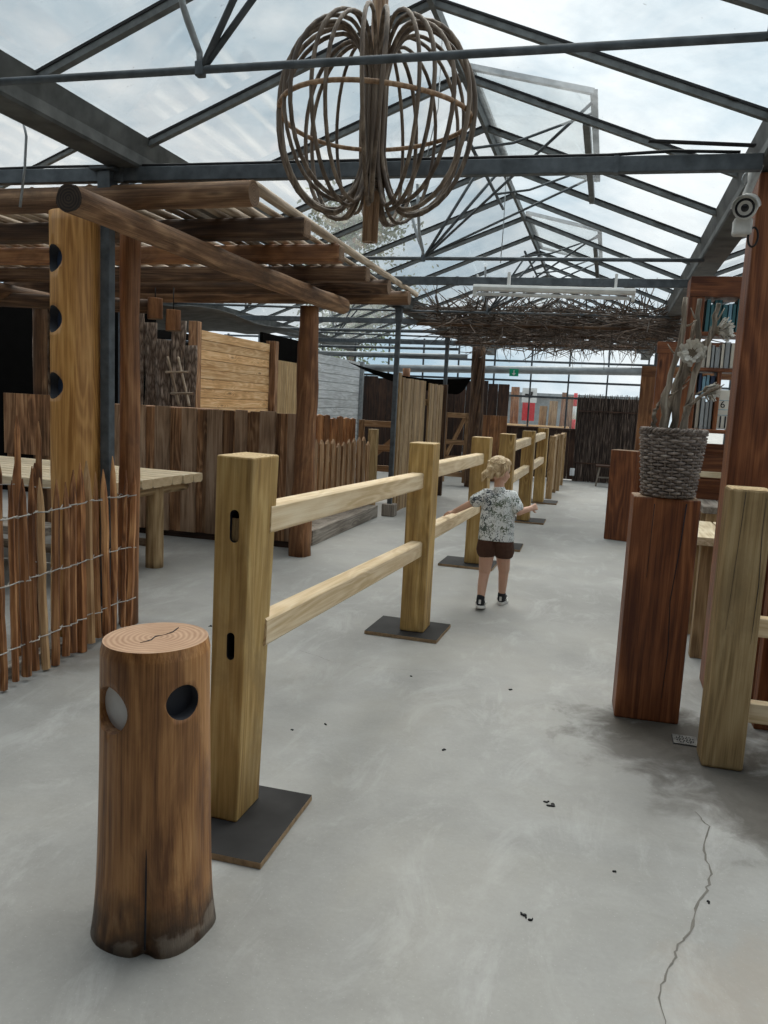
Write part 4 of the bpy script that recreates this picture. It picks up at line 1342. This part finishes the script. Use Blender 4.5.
brace_gate(-3.47, 11.2, .74, 1.2, 'small barred gate with a diagonal brace left of the tall plank gate', 'pickbrown')
brace_gate(-2.90, 14.6, .42, 1.35, 'small barred gate right of the tall plank gate', 'pickbrown')
m = MB()
for k in range(4): m.box((k * .17, 0, .66), (.165, .03, 1.32))
add('board_screen', m, M['log_red'], None, Matrix.Translation((-2.5, 15.9, 0)), .003, label='reddish upright boards between the barred gate and the twisted trunk', cat='screen')

# twisted dark trunk carrying the brushwood
tt = empty('twisted_trunk', 'dark trunk of bundled stems carrying the brushwood mat', 'trunk', (-2.3, 14.5, 0))
random.seed(9)
for k in range(7):
    a0 = 2 * PI * k / 7
    P = []
    for i in range(14):
        t = i / 13; a = a0 + t * 2.0; rr = .085 + .02 * math.sin(t * 5 + k)
        P.append((-2.33 + rr * math.cos(a), 14.5 + rr * math.sin(a), t * 2.55))
    o = V(P[0])
    add('stem', MB().tube([V(p) - o for p in P], [.055 - .015 * i / 13 for i in range(14)], 8), M['log_dark'], tt, Matrix.Translation(o))

# brushwood mat hung under the roof
random.seed(23)
m = MB()
def stick(p, d, L, r):
    pts = [p]; q = p.copy(); dd = d.normalized()
    for k in range(3):
        dd = (dd + V((U(-.25, .25), U(-.25, .25), U(-.18, .18)))).normalized(); q = q + dd * (L / 3); pts.append(q.copy())
    m.tube(pts, [r, r * .9, r * .75, r * .45], 4, smooth=False)
for k in range(1150):
    y = 10.35 + abs(random.gauss(0, 1)) * 2.1
    if y > 15: y = U(10.4, 15)
    x = U(-2.35, .66)
    z = 2.60 + random.gauss(0, .045) + (.07 if y < 10.7 else 0)
    a = U(0, 2 * PI)
    stick(V((x, y, z)), V((math.cos(a), math.sin(a) * .8, U(-.22, .24))), U(.3, .9), U(.004, .013))
for k in range(260):
    stick(V((U(-2.4, .66), U(10.3, 11.2), 2.66)), V((U(-1, 1), U(-.4, .4), U(.1, .75))), U(.15, .55), U(.004, .012))
for k in range(170):
    stick(V((U(-2.3, .66), U(10.4, 14.5), 2.58)), V((U(-.5, .5), U(-.3, .3), -1)), U(.12, .4), U(.003, .008))
add('brushwood_mat', m, M['twig'], None, kind='stuff', label='dense mat of dry brushwood twigs hung under the roof over the aisle', cat='brushwood')
for i, yy in enumerate((10.7, 12.0, 13.6)):
    log('carrier_pole', (-2.6, yy, 2.545), (.6, yy + .05, 2.545), .022, .02, [M['log_dark'], M['log_end']], None, i, label=('dark pole under the front edge of the brushwood mat', 'dark pole under the middle of the brushwood mat', 'dark pole under the rear of the brushwood mat')[i], cat='pole')

# fluorescent lamp
fx = empty('fluorescent_lamp', 'long white fluorescent lamp hung under the second steel beam', 'lamp', (-.56, 7.62, 2.5))
Mx, L = frame((-1.30, 7.52, 2.535), (.15, 7.60, 2.52))
add('batten_body', MB().prism([(-.035, 0), (.035, 0), (.045, .03), (.03, .055), (-.03, .055), (-.045, .03)], 0, L), M['lamp'], fx, Mx, .004)
rod('tube', [(-1.26, 7.52, 2.505), (.11, 7.60, 2.49)], .016, M['white'], fx, 10)
for t in (.01, .99):
    q = V((-1.30, 7.52, 2.515)).lerp(V((.15, 7.60, 2.50)), t)
    add('end_cap', MB().box(tuple(q), (.03, .05, .07)), M['lamp'], fx, None, .004)
for t in (.22, .88):
    q = V((-1.30, 7.55, 2.57)).lerp(V((.15, 7.64, 2.57)), t)
    add('strap', MB().box((q.x, q.y, 2.62), (.025, .06, .17)), M['white'], fx)

# ------------------------------------------------------------------ picnic table left
pk = empty('picnic_table', 'rustic slatted table on log legs behind the picket fence', 'table', (-4.6, 5.8, 0))
D = V((-.998, .06, 0)).normalized(); E_ = V((.06, .998, 0)).normalized()
O = V((-3.50, 4.96, 0))
Wt, Lt = 1.33, 2.7
n = 9
for k in range(n):
    w = Wt / n
    p0 = O + E_ * (w * (k + .5)) - D * U(0, .03) + V((0, 0, .735)); p1 = p0 + D * Lt
    Mx, L = frame(p0, p1)
    m = MB().prism([(-w * .46, -.03), (-w * .30, -.045), (w * .30, -.045), (w * .46, -.03), (w * .46, .022), (w * .42, .03), (-w * .42, .03), (-w * .46, .022)], 0, L, 0, 1)
    add('top_slat', m, [M['table'], M['pine_end']], pk, Mx)
for du in (.10, 2.4):
    for dv in (.16, .80):
        q = O + D * du + E_ * dv
        log('leg', q, q + V((0, 0, .69)), .072, .068, [M['tableleg'], M['log_end_mid']], pk, du * 3 + dv, .06)
    a = O + D * du + E_ * .1 + V((0, 0, .655)); log('bearer', a, a + E_ * (Wt - .2), .045, .045, [M['tableleg'], M['log_end_mid']], pk, 3, .05)
for dv in (.16, .80):
    a = O + D * .10 + E_ * dv + V((0, 0, .20)); log('stretcher', a, a + D * 2.3, .035, .035, [M['pole'], M['log_end_mid']], pk, 5, .05)
bn = empty('log_bench', 'low grey log bench in front of the slatted table', 'bench', (-4.3, 4.55, 0))
q = O + E_ * -.22 + D * .25
timber('seat_plank', q + V((0, 0, .43)), q + D * 2.2 + V((0, 0, .43)), .30, .06, M['grey'], bn)
for du in (.2, 1.9):
    log('leg', q + D * du, q + D * du + V((0, 0, .40)), .10, .09, [M['log'], M['log_end_mid']], bn, du)

# ------------------------------------------------------------------ chestnut paling fence at the left edge
cp = empty('paling_fence', 'chestnut paling fence wired together at the left edge', 'fence', (-2.7, 3.6, 0))
random.seed(41)
P0, P1 = V((-2.655, 2.93, 0)), V((-2.725, 4.14, 0))
npk = 16
tops = []
for k in range(npk):
    t = k / (npk - 1)
    q = P0.lerp(P1, t) + V((U(-.012, .012), 0, 0))
    h = 1.03 + U(-.07, .05); z0 = U(.0, .04)
    lx, ly = U(-.02, .02), U(-.035, .035)
    r = U(.019, .030)
    pts = []; rad = []
    L = h - z0
    bend = U(-.012, .012)
    for i in range(12):
        s_ = i / 11
        pts.append((bend * math.sin(s_ * PI), U(-.003, .003), s_ * L))
        rad.append(r * (1 - .12 * s_) if s_ < .86 else r * max(.12, (1 - s_) / .14))
    nn = random.choice((5, 6, 7)); ph = U(0, 6)
    m = MB().tube(pts, rad, nn, smooth=False, flat=U(.65, 1.0))
    Mx, _ = frame(q + V((0, 0, z0)), q + V((lx, ly, h)), (0, 1, 0))
    add('picket', m, M['picket_pale'] if k in (5, 10) else M['picket'], cp, Mx @ Matrix.Rotation(ph, 4, 'Z'))
    tops.append(q + V((lx * .5, ly * .5, 0)))
def wire(z):
    m = MB(); P = []
    for k in range(npk):
        a = tops[k]; P.append(a + V((.034 if k % 2 else .026, -.0, z + U(-.008, .008))))
        if k < npk - 1: P.append(a.lerp(tops[k + 1], .5) + V((.0, 0, z + U(-.006, .006) - .008)))
    add('wire', MB().tube(P, .0035, 5), M['wire'], cp)
    P2 = [p + V((-.05 if i % 2 == 0 else .0, 0, .006 * math.sin(i))) for i, p in enumerate(P)]
    add('wire', MB().tube(P2, .0035, 5), M['wire'], cp)
for z in (.20, .52, .84): wire(z)
for k, (dx, dy, h, w) in enumerate(((-.20, .42, 1.30, .05), (-.22, .60, 1.27, .05))):
    q = P0 + V((dx, dy, 0))
    add('stake', MB().tube([(0, 0, 0), (.008, 0, h * .5), (0, .005, h * .93), (0, .005, h)], [.019, .018, .016, .003], 6, smooth=False), M['picket'], cp, Matrix.Translation(q))

timber('sill_beam', (-2.78, 2.9, .03), (-2.815, 3.78, .03), .07, .06, M['grey'], None, label='grey timber lying on the floor along the foot of the paling fence', cat='beam', kind='thing')
random.seed(77)
cw = empty('paling_fence', 'second row of dark pickets behind the paling fence beside the corner post', 'fence', (-3.2, 4.40, 0))
for k in range(9):
    q = V((-2.95 - k * .16, 4.40 - k * .003, 0)); h = 1.0 + U(-.06, .08); r = U(.02, .03)
    Mx, L = frame(q, q + V((U(-.02, .02), U(-.02, .02), h)), (0, 1, 0))
    add('picket', MB().tube([(0, 0, 0), (U(-.01, .01), 0, L * .5), (0, 0, L * .9), (0, 0, L)], [r, r, r * .9, r * .2], 6, smooth=False), M['picket'], cw, Mx)
add('wire', MB().tube([V((-2.9 - k * .16, 4.365 - k * .003, .8 + .01 * math.sin(k * 3))) for k in range(10)], .0035, 5), M['wire'], cw)
add('wire', MB().tube([V((-2.9 - k * .16, 4.365 - k * .003, .3 + .01 * math.sin(k * 3))) for k in range(10)], .0035, 5), M['wire'], cw)
# brown board box by the far-left bark slab
bx = empty('board_box', 'dark brown upright board box at far left below the bark slabs', 'box', (-4.6, 5.2, 0))
m = MB()
for k in range(4): m.box((k * .15, 0, .0), (.146, .03, .62))
add('front_boards', m, M['rough'], bx, Matrix.Translation((-5.95, 6.90, 1.06)), .003)
timber('leg', (-5.97, 6.94, 0), (-5.97, 6.94, 1.3), .07, .07, M['rough'], bx, up=(0, 1, 0))
timber('leg', (-5.48, 6.94, 0), (-5.48, 6.94, 1.3), .07, .07, M['rough'], bx, up=(0, 1, 0))
add('added_wall_front', MB().box((-2.7, -3.25, 1.5), (13.6, .12, 3.0)), M['log_dark'], kind='structure', label='dark unseen board wall added to close off the near end of the hall', cat='wall')  # added behind the camera to keep light off the near timber faces
# near-black panel standing in for a dark opening's shade, plus left side wall
add('wall_left', MB().box((-7.4, 9.2, 1.30), (3.4, .08, 2.6)).box((-9.35, 7.5, 1.4), (.08, 22, 2.8)), M['sail'], kind='structure', label='near-black panel added for the shade of a dark opening at far left, with side wall', cat='wall')

# ------------------------------------------------------------------ back of the hall
wb = empty('wall_back', 'glazed end wall of the hall with steel mullions', 'wall', (-1.0, 18.4, 0), kind='structure')
m = MB(); m.v += [V((-9.4, 18.42, .9)), V((4.2, 18.42, .9)), V((4.2, 18.42, 3.0)), V((-9.4, 18.42, 3.0))]; m.face((0, 1, 2, 3))
add('glass', m, M['glass_clear'], wb)
for k in range(17):
    x = -9.3 + k * .84
    timber('mullion', (x, 18.4, 0), (x, 18.4, 3.0), .035, .05, M['steel'], wb, up=(0, 1, 0), bevel=0)
for z in (1.77, 2.12, 2.55, 2.95):
    timber('transom', (-9.4, 18.38, z), (4.2, 18.38, z), .05, .045, M['steel'], wb, bevel=0)
rod('heating_duct', [(-5.6, 18.1, 2.26), (-2.5, 18.1, 2.33), (.70, 18.1, 2.40)], .085, M['zinc'], None, 14, label='fat grey duct running across the glazed end wall', cat='duct')
ex = empty('exit_sign', 'small green exit sign in front of the grey duct', 'sign', (-2.07, 17.9, 2.27))
add('panel', MB().box((-2.07, 17.9, 2.27), (.20, .02, .16)), M['exitgreen'], ex, None, .003)
m = MB().box((-2.07, 17.886, 2.285), (.02, .006, .07)); m.prism([(-.045, 0), (.045, 0), (0, -.05)], 0, .006)
for i in range(8, 14):
    q = m.v[i]; m.v[i] = V((-2.07 + q.x, 17.889 - q.z, 2.255 + q.y))
add('arrow', m, M['white'], ex)
# low dark wall, and brushwood screen
lw = empty('board_wall', 'low dark brown board wall across the end of the hall', 'wall panel', (-1.6, 17.5, 0))
m = MB(); x = -2.3
while x < -.62:
    w = U(.12, .18); m.box((x + w / 2, 17.55, .55), (w * .98, .04, 1.06)); x += w
add('boards', m, M['dark'], lw, None, .003)
timber('cap_rail', (-2.32, 17.55, 1.09), (-.6, 17.55, 1.09), .09, .04, M['dark'], lw)
random.seed(6)
bs = empty('brushwood_screen', 'tall dark screen of upright brushwood at the end of the aisle', 'screen', (0, 17.4, 0))
m = MB()
for k in range(95):
    x = -.62 + 1.30 * k / 94 + U(-.006, .006)
    m.tube([(x, 17.4 + U(-.012, .012), 0), (x + U(-.015, .015), 17.4, .9), (x + U(-.02, .02), 17.4, 1.84 + U(-.05, .03))], [.010, .009, .006], 5, smooth=False)
m.box((.03, 17.44, .9), (1.30, .02, 1.76))
add('stems', m, M['screen_dark'], bs)
for z in (.4, 1.5): timber('binding_rail', (-.62, 17.37, z), (.68, 17.37, z), .02, .03, M['dark'], bs, bevel=0)
s_ = empty('stool', 'small dark wooden stool before the brushwood screen', 'stool', (.06, 16.6, 0))
timber('seat', (-.14, 16.6, .41), (.26, 16.6, .41), .24, .04, M['dark'], s_)
for dx in (-1, 1):
    for dy in (-1, 1):
        timber('leg', (.06 + dx * .17, 16.6 + dy * .09, 0), (.06 + dx * .12, 16.6 + dy * .06, .40), .035, .035, M['grey'], s_, up=(0, 1, 0))
timber('stretcher', (-.08, 16.6, .18), (.20, 16.6, .18), .03, .03, M['grey'], s_)
s2 = empty('stool', 'dark wooden stool behind the rail fence near the low board wall', 'stool', (-1.7, 16.9, 0))
timber('seat', (-1.95, 16.9, .83), (-1.45, 16.9, .83), .30, .05, M['dark'], s2)
for dx in (-1, 1):
    for dy in (-1, 1):
        timber('leg', (-1.7 + dx * .2, 16.9 + dy * .1, 0), (-1.7 + dx * .18, 16.9 + dy * .08, .81), .045, .045, M['dark'], s2, up=(0, 1, 0))
add('socket_box', MB().box((-.62, 17.30, .20), (.10, .06, .16)), M['greydisc'], None, None, .01, label='small pale box at the foot of the brushwood screen', cat='box')
wr = empty('wall_right', 'glazed right side wall with a low timber base', 'wall', (4.1, 8, 0), kind='structure')
m = MB(); m.v += [V((4.1, -3.1, .9)), V((4.1, Y1, .9)), V((4.1, Y1, 2.8)), V((4.1, -3.1, 2.8))]; m.face((0, 1, 2, 3))
add('glass', m, M['glass_clear'], wr)
add('base', MB().box((4.1, 7.7, .45), (.06, 21.4, .9)), M['dark'], wr)
for k in range(22): timber('mullion', (4.08, -3 + k, 0), (4.08, -3 + k, 2.8), .04, .05, M['steel'], wr, up=(0, 1, 0), bevel=0)
timber('transom', (4.06, Y0, 1.8), (4.06, Y1, 1.8), .05, .05, M['zinc'], wr, bevel=0)

# ------------------------------------------------------------------ outside, beyond the end wall
random.seed(14)
for i, (x, w, h, l) in enumerate(((-2.55, .22, 2.1, 'leaning brown post outside the end wall, left of the red and white sign'), (-1.78, .20, 1.6, 'brown squared post outside the end wall, right of the red and white sign'), (-1.50, .22, 1.75, 'broad pale brown post outside the end wall'), (-1.24, .14, 2.0, 'slim brown post outside the end wall'), (-1.02, .18, 1.9, 'grey-brown post outside the end wall beside the green sheet'))):
    timber('outdoor_post', (x, 23.0, -.17), (x + U(-.04, .05), 23.0, h), w, .2, M[('log_red', 'tan', 'tan', 'log_red', 'log')[i]], None, up=(0, 1, 0), label=l, cat='post')
sg = empty('outdoor_sign', 'red and white sign board outside the end wall', 'sign', (-2.45, 22.4, -.17))
add('red_board', MB().box((-2.12, 22.4, 1.42), (.34, .05, .50)), M['redpaint'], sg)
add('white_board', MB().box((-2.12, 22.4, 1.87), (.40, .05, .40)), M['white'], sg)
add('dark_emblem', MB().box((-2.14, 22.37, 1.86), (.20, .03, .10)).box((-2.06, 22.37, 1.93), (.06, .03, .08)), M['sail'], sg)
timber('stake', (-2.12, 22.46, -.17), (-2.12, 22.46, 2.0), .07, .05, M['tan'], sg, up=(0, 1, 0))
gs = empty('outdoor_container', 'dark green container outside the end wall', 'container', (-.5, 24.2, -.17))
add('body', MB().box((-.55, 24.4, .85), (1.1, .9, 1.9)), M['green'], gs, None, .03)
add('lid', MB().box((-.55, 24.4, 1.84), (1.16, .96, .08)), M['green'], gs, None, .03)
bp_ = empty('striped_pole', 'red and white striped pole outside the end wall', 'pole', (-.88, 22.6, -.17))
for k in range(6):
    add('band', MB().lathe([(.05, -.17 + k * .36), (.05, .19 + k * .36)], 12, c=(-.88, 22.6, 0)), M['redpaint'] if k % 2 else M['white'], bp_)
cb = empty('outdoor_crate', 'pale timber crate outside the end wall below the green container', 'crate', (-.75, 22.2, -.17))
m = MB()
for k in range(4): m.box((-.75, 22.3, .0 + k * .28), (.8, .4, .25))
add('slats', m, M['tan'], cb, None, .006)
m = MB()
for k in range(5): m.box((-2.55, 22.2, .95), (.01, .01, .01))
timber('outdoor_board', (-3.2, 22.6, .95), (-1.0, 22.6, .95), .25, .22, M['orange'], None, label='long orange timber stacked outside the end wall', cat='timber', kind='thing')
add('outdoor_shed', MB().box((-4.2, 30, .9), (11, .3, 2.1)).prism([(-10, 29.5), (2, 29.5), (2, 31.5), (-10, 31.5)], 1.95, 2.10), [M['zinc']], None, label='long low grey shed far outside the end wall', cat='shed')
# tree outside
def tree(x, y, h, R, l, seed, n=2600):
    random.seed(seed)
    t = empty('tree', l, 'tree', (x, y, -.17), group=None)
    o = V((x, y, -.17))
    m = MB().tube([(0, 0, 0), (.08, .05, h * .3), (-.05, 0, h * .55), (0, .05, h * .85)], [.22, .18, .12, .04], 10)
    br = []
    for k in range(16):
        z = h * U(.3, .8); a = U(0, 2 * PI); L = R * U(.5, .95)
        e = V((L * math.cos(a), L * math.sin(a), z + L * .5)); br.append((V((0, 0, z)), e))
        m.tube([(0, 0, z), (e.x * .5, e.y * .5, z + L * .2), e], [.07, .045, .012], 6)
    add('trunk', m, M['log'], t, Matrix.Translation(o))
    m = MB()
    for k in range(n):
        a, b = random.choice(br); c = a.lerp(b, U(.35, 1.1)) + V((random.gauss(0, .42), random.gauss(0, .42), random.gauss(0, .42)))
        q = V((U(-1, 1), U(-1, 1), U(-1, 1))).normalized(); w = q.orthogonal().normalized()
        s1 = U(.05, .11); i = len(m.v)
        m.v += [c - q * s1, c + w * s1 * .5, c + q * s1, c - w * s1 * .5]
        m.face((i, i + 1, i + 2, i + 3))
    add('foliage', m, M['leaf'], t, Matrix.Translation(o))


tree(-8.6, 26, 8.6, 2.4, 'leafy tree outside, showing through the glass roof behind the hoop lamp', 2, 7000)
# ------------------------------------------------------------------ the child
CH = V((-.70, 5.66, 0))
ch = empty('child', 'small blond child in printed white shirt and brown shorts walking along the rail', 'person', CH)


def cap(m, p0, r0, p1, r1, n=12, k=6):
    p0, p1 = V(p0), V(p1)
    m.tube([p0.lerp(p1, i / k) for i in range(k + 1)], [r0 + (r1 - r0) * i / k for i in range(k + 1)], n)
    m.ell(p0, (r0,) * 3, n); m.ell(p1, (r1,) * 3, n)


HD = V((-.705, 5.665, 1.012))
RH = Matrix.Rotation(math.radians(-38), 3, 'Z') @ Matrix.Rotation(math.radians(-8), 3, 'X')   # face looks +Y turned right
def hp(x, y, z): return HD + RH @ V((x, y, z))
b = MB()
# head: +Y is the face
b.ell(hp(0, -.012, .018), (.070, .086, .082), 20, R=RH)
b.ell(hp(0, .022, -.030), (.054, .055, .062), 16, R=RH)
b.ell(hp(0, .052, -.068), (.022, .020, .016), 10, R=RH)
b.ell(hp(.034, .045, -.030), (.022, .022, .022), 10, R=RH); b.ell(hp(-.034, .045, -.030), (.022, .022, .022), 10, R=RH)
cap(b, hp(0, .072, -.004), .006, hp(0, .084, -.024), .009, 8, 3)
b.ell(hp(0, .072, -.048), (.018, .007, .005), 8, R=RH)
for s in (-1, 1):
    b.ell(hp(s * .072, -.006, -.012), (.008, .018, .026), 10, R=RH)
cap(b, (-.705, 5.655, .965), .034, (-.70, 5.65, .86), .040)
# torso
for s in (-1, 1):
    cap(b, (-.70 + s * .045, 5.65, .80), .055, (-.70 + s * .042, 5.65, .62), .055)
    cap(b, (-.70 + s * .042, 5.65, .62), .055, (-.70 + s * .048, 5.655, .48), .064)
cap(b, (-.785, 5.65, .832), .035, (-.615, 5.655, .832), .035)
# legs: left one trailing, right one stepping ahead
cap(b, (-.755, 5.655, .47), .062, (-.768, 5.665, .27), .043)
cap(b, (-.768, 5.665, .27), .039, (-.772, 5.62, .17), .034); cap(b, (-.772, 5.62, .17), .034, (-.772, 5.585, .065), .025)
cap(b, (-.772, 5.585, .05), .025, (-.775, 5.67, .035), .022)
cap(b, (-.648, 5.66, .47), .062, (-.640, 5.765, .28), .043)
cap(b, (-.640, 5.765, .28), .039, (-.645, 5.80, .18), .034); cap(b, (-.645, 5.80, .18), .034, (-.650, 5.835, .065), .025)
cap(b, (-.650, 5.835, .05), .025, (-.645, 5.92, .03), .022)
# left arm out to the rail
cap(b, (-.795, 5.65, .825), .032, (-.895, 5.655, .765), .027)
cap(b, (-.895, 5.655, .765), .026, (-1.015, 5.67, .694), .019)
# right arm bent
cap(b, (-.605, 5.655, .825), .032, (-.545, 5.625, .735), .027)
cap(b, (-.545, 5.625, .735), .026, (-.475, 5.70, .755), .019)


def hand(m, wr, fwd, palm, s, curl):
    """wr wrist, fwd along the hand, palm = palm normal, s = +1 thumb side sign"""
    fwd = V(fwd).normalized(); palm = V(palm); palm = (palm - fwd * palm.dot(fwd)).normalized(); side = fwd.cross(palm) * s
    wr = V(wr)
    for o in (-.014, -.004, .006, .015):
        cap(m, wr + side * o * .6, .012, wr + fwd * .045 + side * o, .0095, 8, 3)
    for i, (o, L) in enumerate(((-.019, .030), (-.0065, .037), (.0065, .040), (.0195, .036))):
        p = wr + fwd * .048 + side * o
        d = fwd
        for sgm in range(3):
            d2 = (d + palm * curl).normalized()
            q = p + d2 * (L / 3 * 1.1)
            cap(m, p, .0062 - .0006 * sgm, q, .0058 - .0006 * sgm, 8, 2)
            p, d = q, d2
    p = wr + fwd * .014 + side * .015
    q = p + (fwd * .5 + side * .75 + palm * .2).normalized() * .022
    cap(m, p, .0082, q, .0072, 8, 2)
    cap(m, q, .0070, q + (fwd * .9 + side * .25 + palm * .3).normalized() * .020, .0056, 8, 2)


hand(b, (-1.018, 5.67, .692), (-1, .12, -.22), (-.1, 0, -1), 1, .32)
hand(b, (-.472, 5.702, .757), (.62, .75, .20), (-.6, .45, -.3), -1, .35)
remeshed('body', b, M['skin'], ch, voxel=.0034, smooth=3)
# face details
for s in (-1, 1):
    add('eye', MB().ell(hp(s * .027, .066, .004), (.010, .006, .007), 10, R=RH), M['shoe'], ch)
# hair with small bun at the nape
h = MB()
h.ell(hp(0, -.022, .026), (.078, .088, .084), 20, R=RH)
h.ell(hp(0, .016, .062), (.064, .062, .040), 16, R=RH)
for s in (-1, 1): cap(h, hp(s * .066, -.02, .02), .022, hp(s * .050, -.065, -.035), .020, 10, 4)
cap(h, hp(0, -.085, .0), .040, hp(0, -.085, -.04), .030)
cap(h, hp(-.01, -.105, -.02), .026, hp(-.02, -.128, -.045), .024)
cap(h, hp(-.02, -.128, -.045), .022, hp(-.025, -.135, -.085), .010)
random.seed(2)
for k in range(60):
    a = U(-PI, 0.0)
    p = hp(.079 * math.cos(a), -.022 + .088 * math.sin(a), U(-.01, .07)); q = hp(U(-.02, 0), -.115, -.025)
    mid = p.lerp(q, .5); mid = HD + (mid - HD).normalized() * .092
    h.tube([p, mid, q], [.003, .004, .003], 5)
remeshed('hair', h, M['hair'], ch, voxel=.0034, smooth=1)
# shirt
s_ = MB()
for sg_ in (-1, 1):
    cap(s_, (-.70 + sg_ * .048, 5.65, .805), .066, (-.70 + sg_ * .050, 5.648, .68), .070)
    cap(s_, (-.70 + sg_ * .050, 5.648, .68), .070, (-.70 + sg_ * .055, 5.650, .50), .072)
cap(s_, (-.70, 5.65, .80), .072, (-.70, 5.648, .50), .077)
cap(s_, (-.795, 5.65, .838), .040, (-.605, 5.655, .838), .040)
cap(s_, (-.70, 5.65, .845), .046, (-.70, 5.65, .872), .044)
for p0, p1 in (((-.79, 5.65, .832), (-.862, 5.653, .787)), ((-.610, 5.655, .832), (-.566, 5.637, .762))):
    cap(s_, p0, .044, p1, .046)
o = remeshed('t_shirt', s_, M['shirt'], ch, voxel=.004, smooth=5)
# cut a straight hem
bm = bmesh.new(); bm.from_mesh(o.data)
res = bmesh.ops.bisect_plane(bm, geom=bm.verts[:] + bm.edges[:] + bm.faces[:], plane_co=W[ch.name].inverted() @ V((-.70, 5.65, .515)) if False else V((-.70, 5.65, .515)), plane_no=(0, 0, 1), clear_inner=True)
for f in bm.faces: f.smooth = True
bm.to_mesh(o.data); bm.free()
sd = o.modifiers.new('cloth', 'SOLIDIFY'); sd.thickness = .004; sd.offset = 1
# shorts
t_ = MB()
for sg_ in (-1, 1):
    cap(t_, (-.70 + sg_ * .048, 5.653, .56), .066, (-.70 + sg_ * .052, 5.655, .50), .074)
cap(t_, (-.752, 5.655, .50), .074, (-.764, 5.660, .435), .072)
cap(t_, (-.650, 5.66, .50), .074, (-.640, 5.69, .43), .072)
o = remeshed('shorts', t_, M['shorts'], ch, voxel=.004, smooth=4)
bm = bmesh.new(); bm.from_mesh(o.data)
bmesh.ops.bisect_plane(bm, geom=bm.verts[:] + bm.edges[:] + bm.faces[:], plane_co=V((-.70, 5.65, .385)), plane_no=(0, 0, 1), clear_inner=True)
for f in bm.faces: f.smooth = True
bm.to_mesh(o.data); bm.free()
sd = o.modifiers.new('cloth', 'SOLIDIFY'); sd.thickness = .004; sd.offset = 1
# shoes
for (x, y, z, ya, pit) in ((-.773, 5.585, .012, .02, .18), (-.649, 5.835, .0, -.08, 0.0)):
    Mx = Matrix.Translation((x, y, z)) @ Matrix.Rotation(ya, 4, 'Z') @ Matrix.Rotation(-pit, 4, 'X')
    m = MB()
    cap(m, (0, -.012, .045), .031, (0, .02, .045), .033); cap(m, (0, .02, .042), .033, (.0, .095, .034), .026)
    cap(m, (0, -.012, .05), .030, (0, -.006, .085), .030)
    sh_ = remeshed('shoe', m, M['shoe'], ch, Mx, voxel=.004, smooth=3)
    m = MB(); n = 28; poly = []
    for k in range(n):
        a = 2 * PI * k / n
        poly.append(((.036 + .003 * math.sin(a)) * math.cos(a), .040 + .086 * math.sin(a)))
    m.prism(poly, 0.0, .022, smooth=True)
    add('sole', m, M['sole'], sh_, Mx, .004)
    m = MB()
    for sx in (-1, 1):
        m.tube([(sx * .034, .0, .035), (sx * .036, .03, .05), (sx * .032, .06, .032)], .005, 6)
    m.box((0, -.043, .05), (.016, .006, .03))
    add('stripe', m, M['sole'], sh_, Mx)
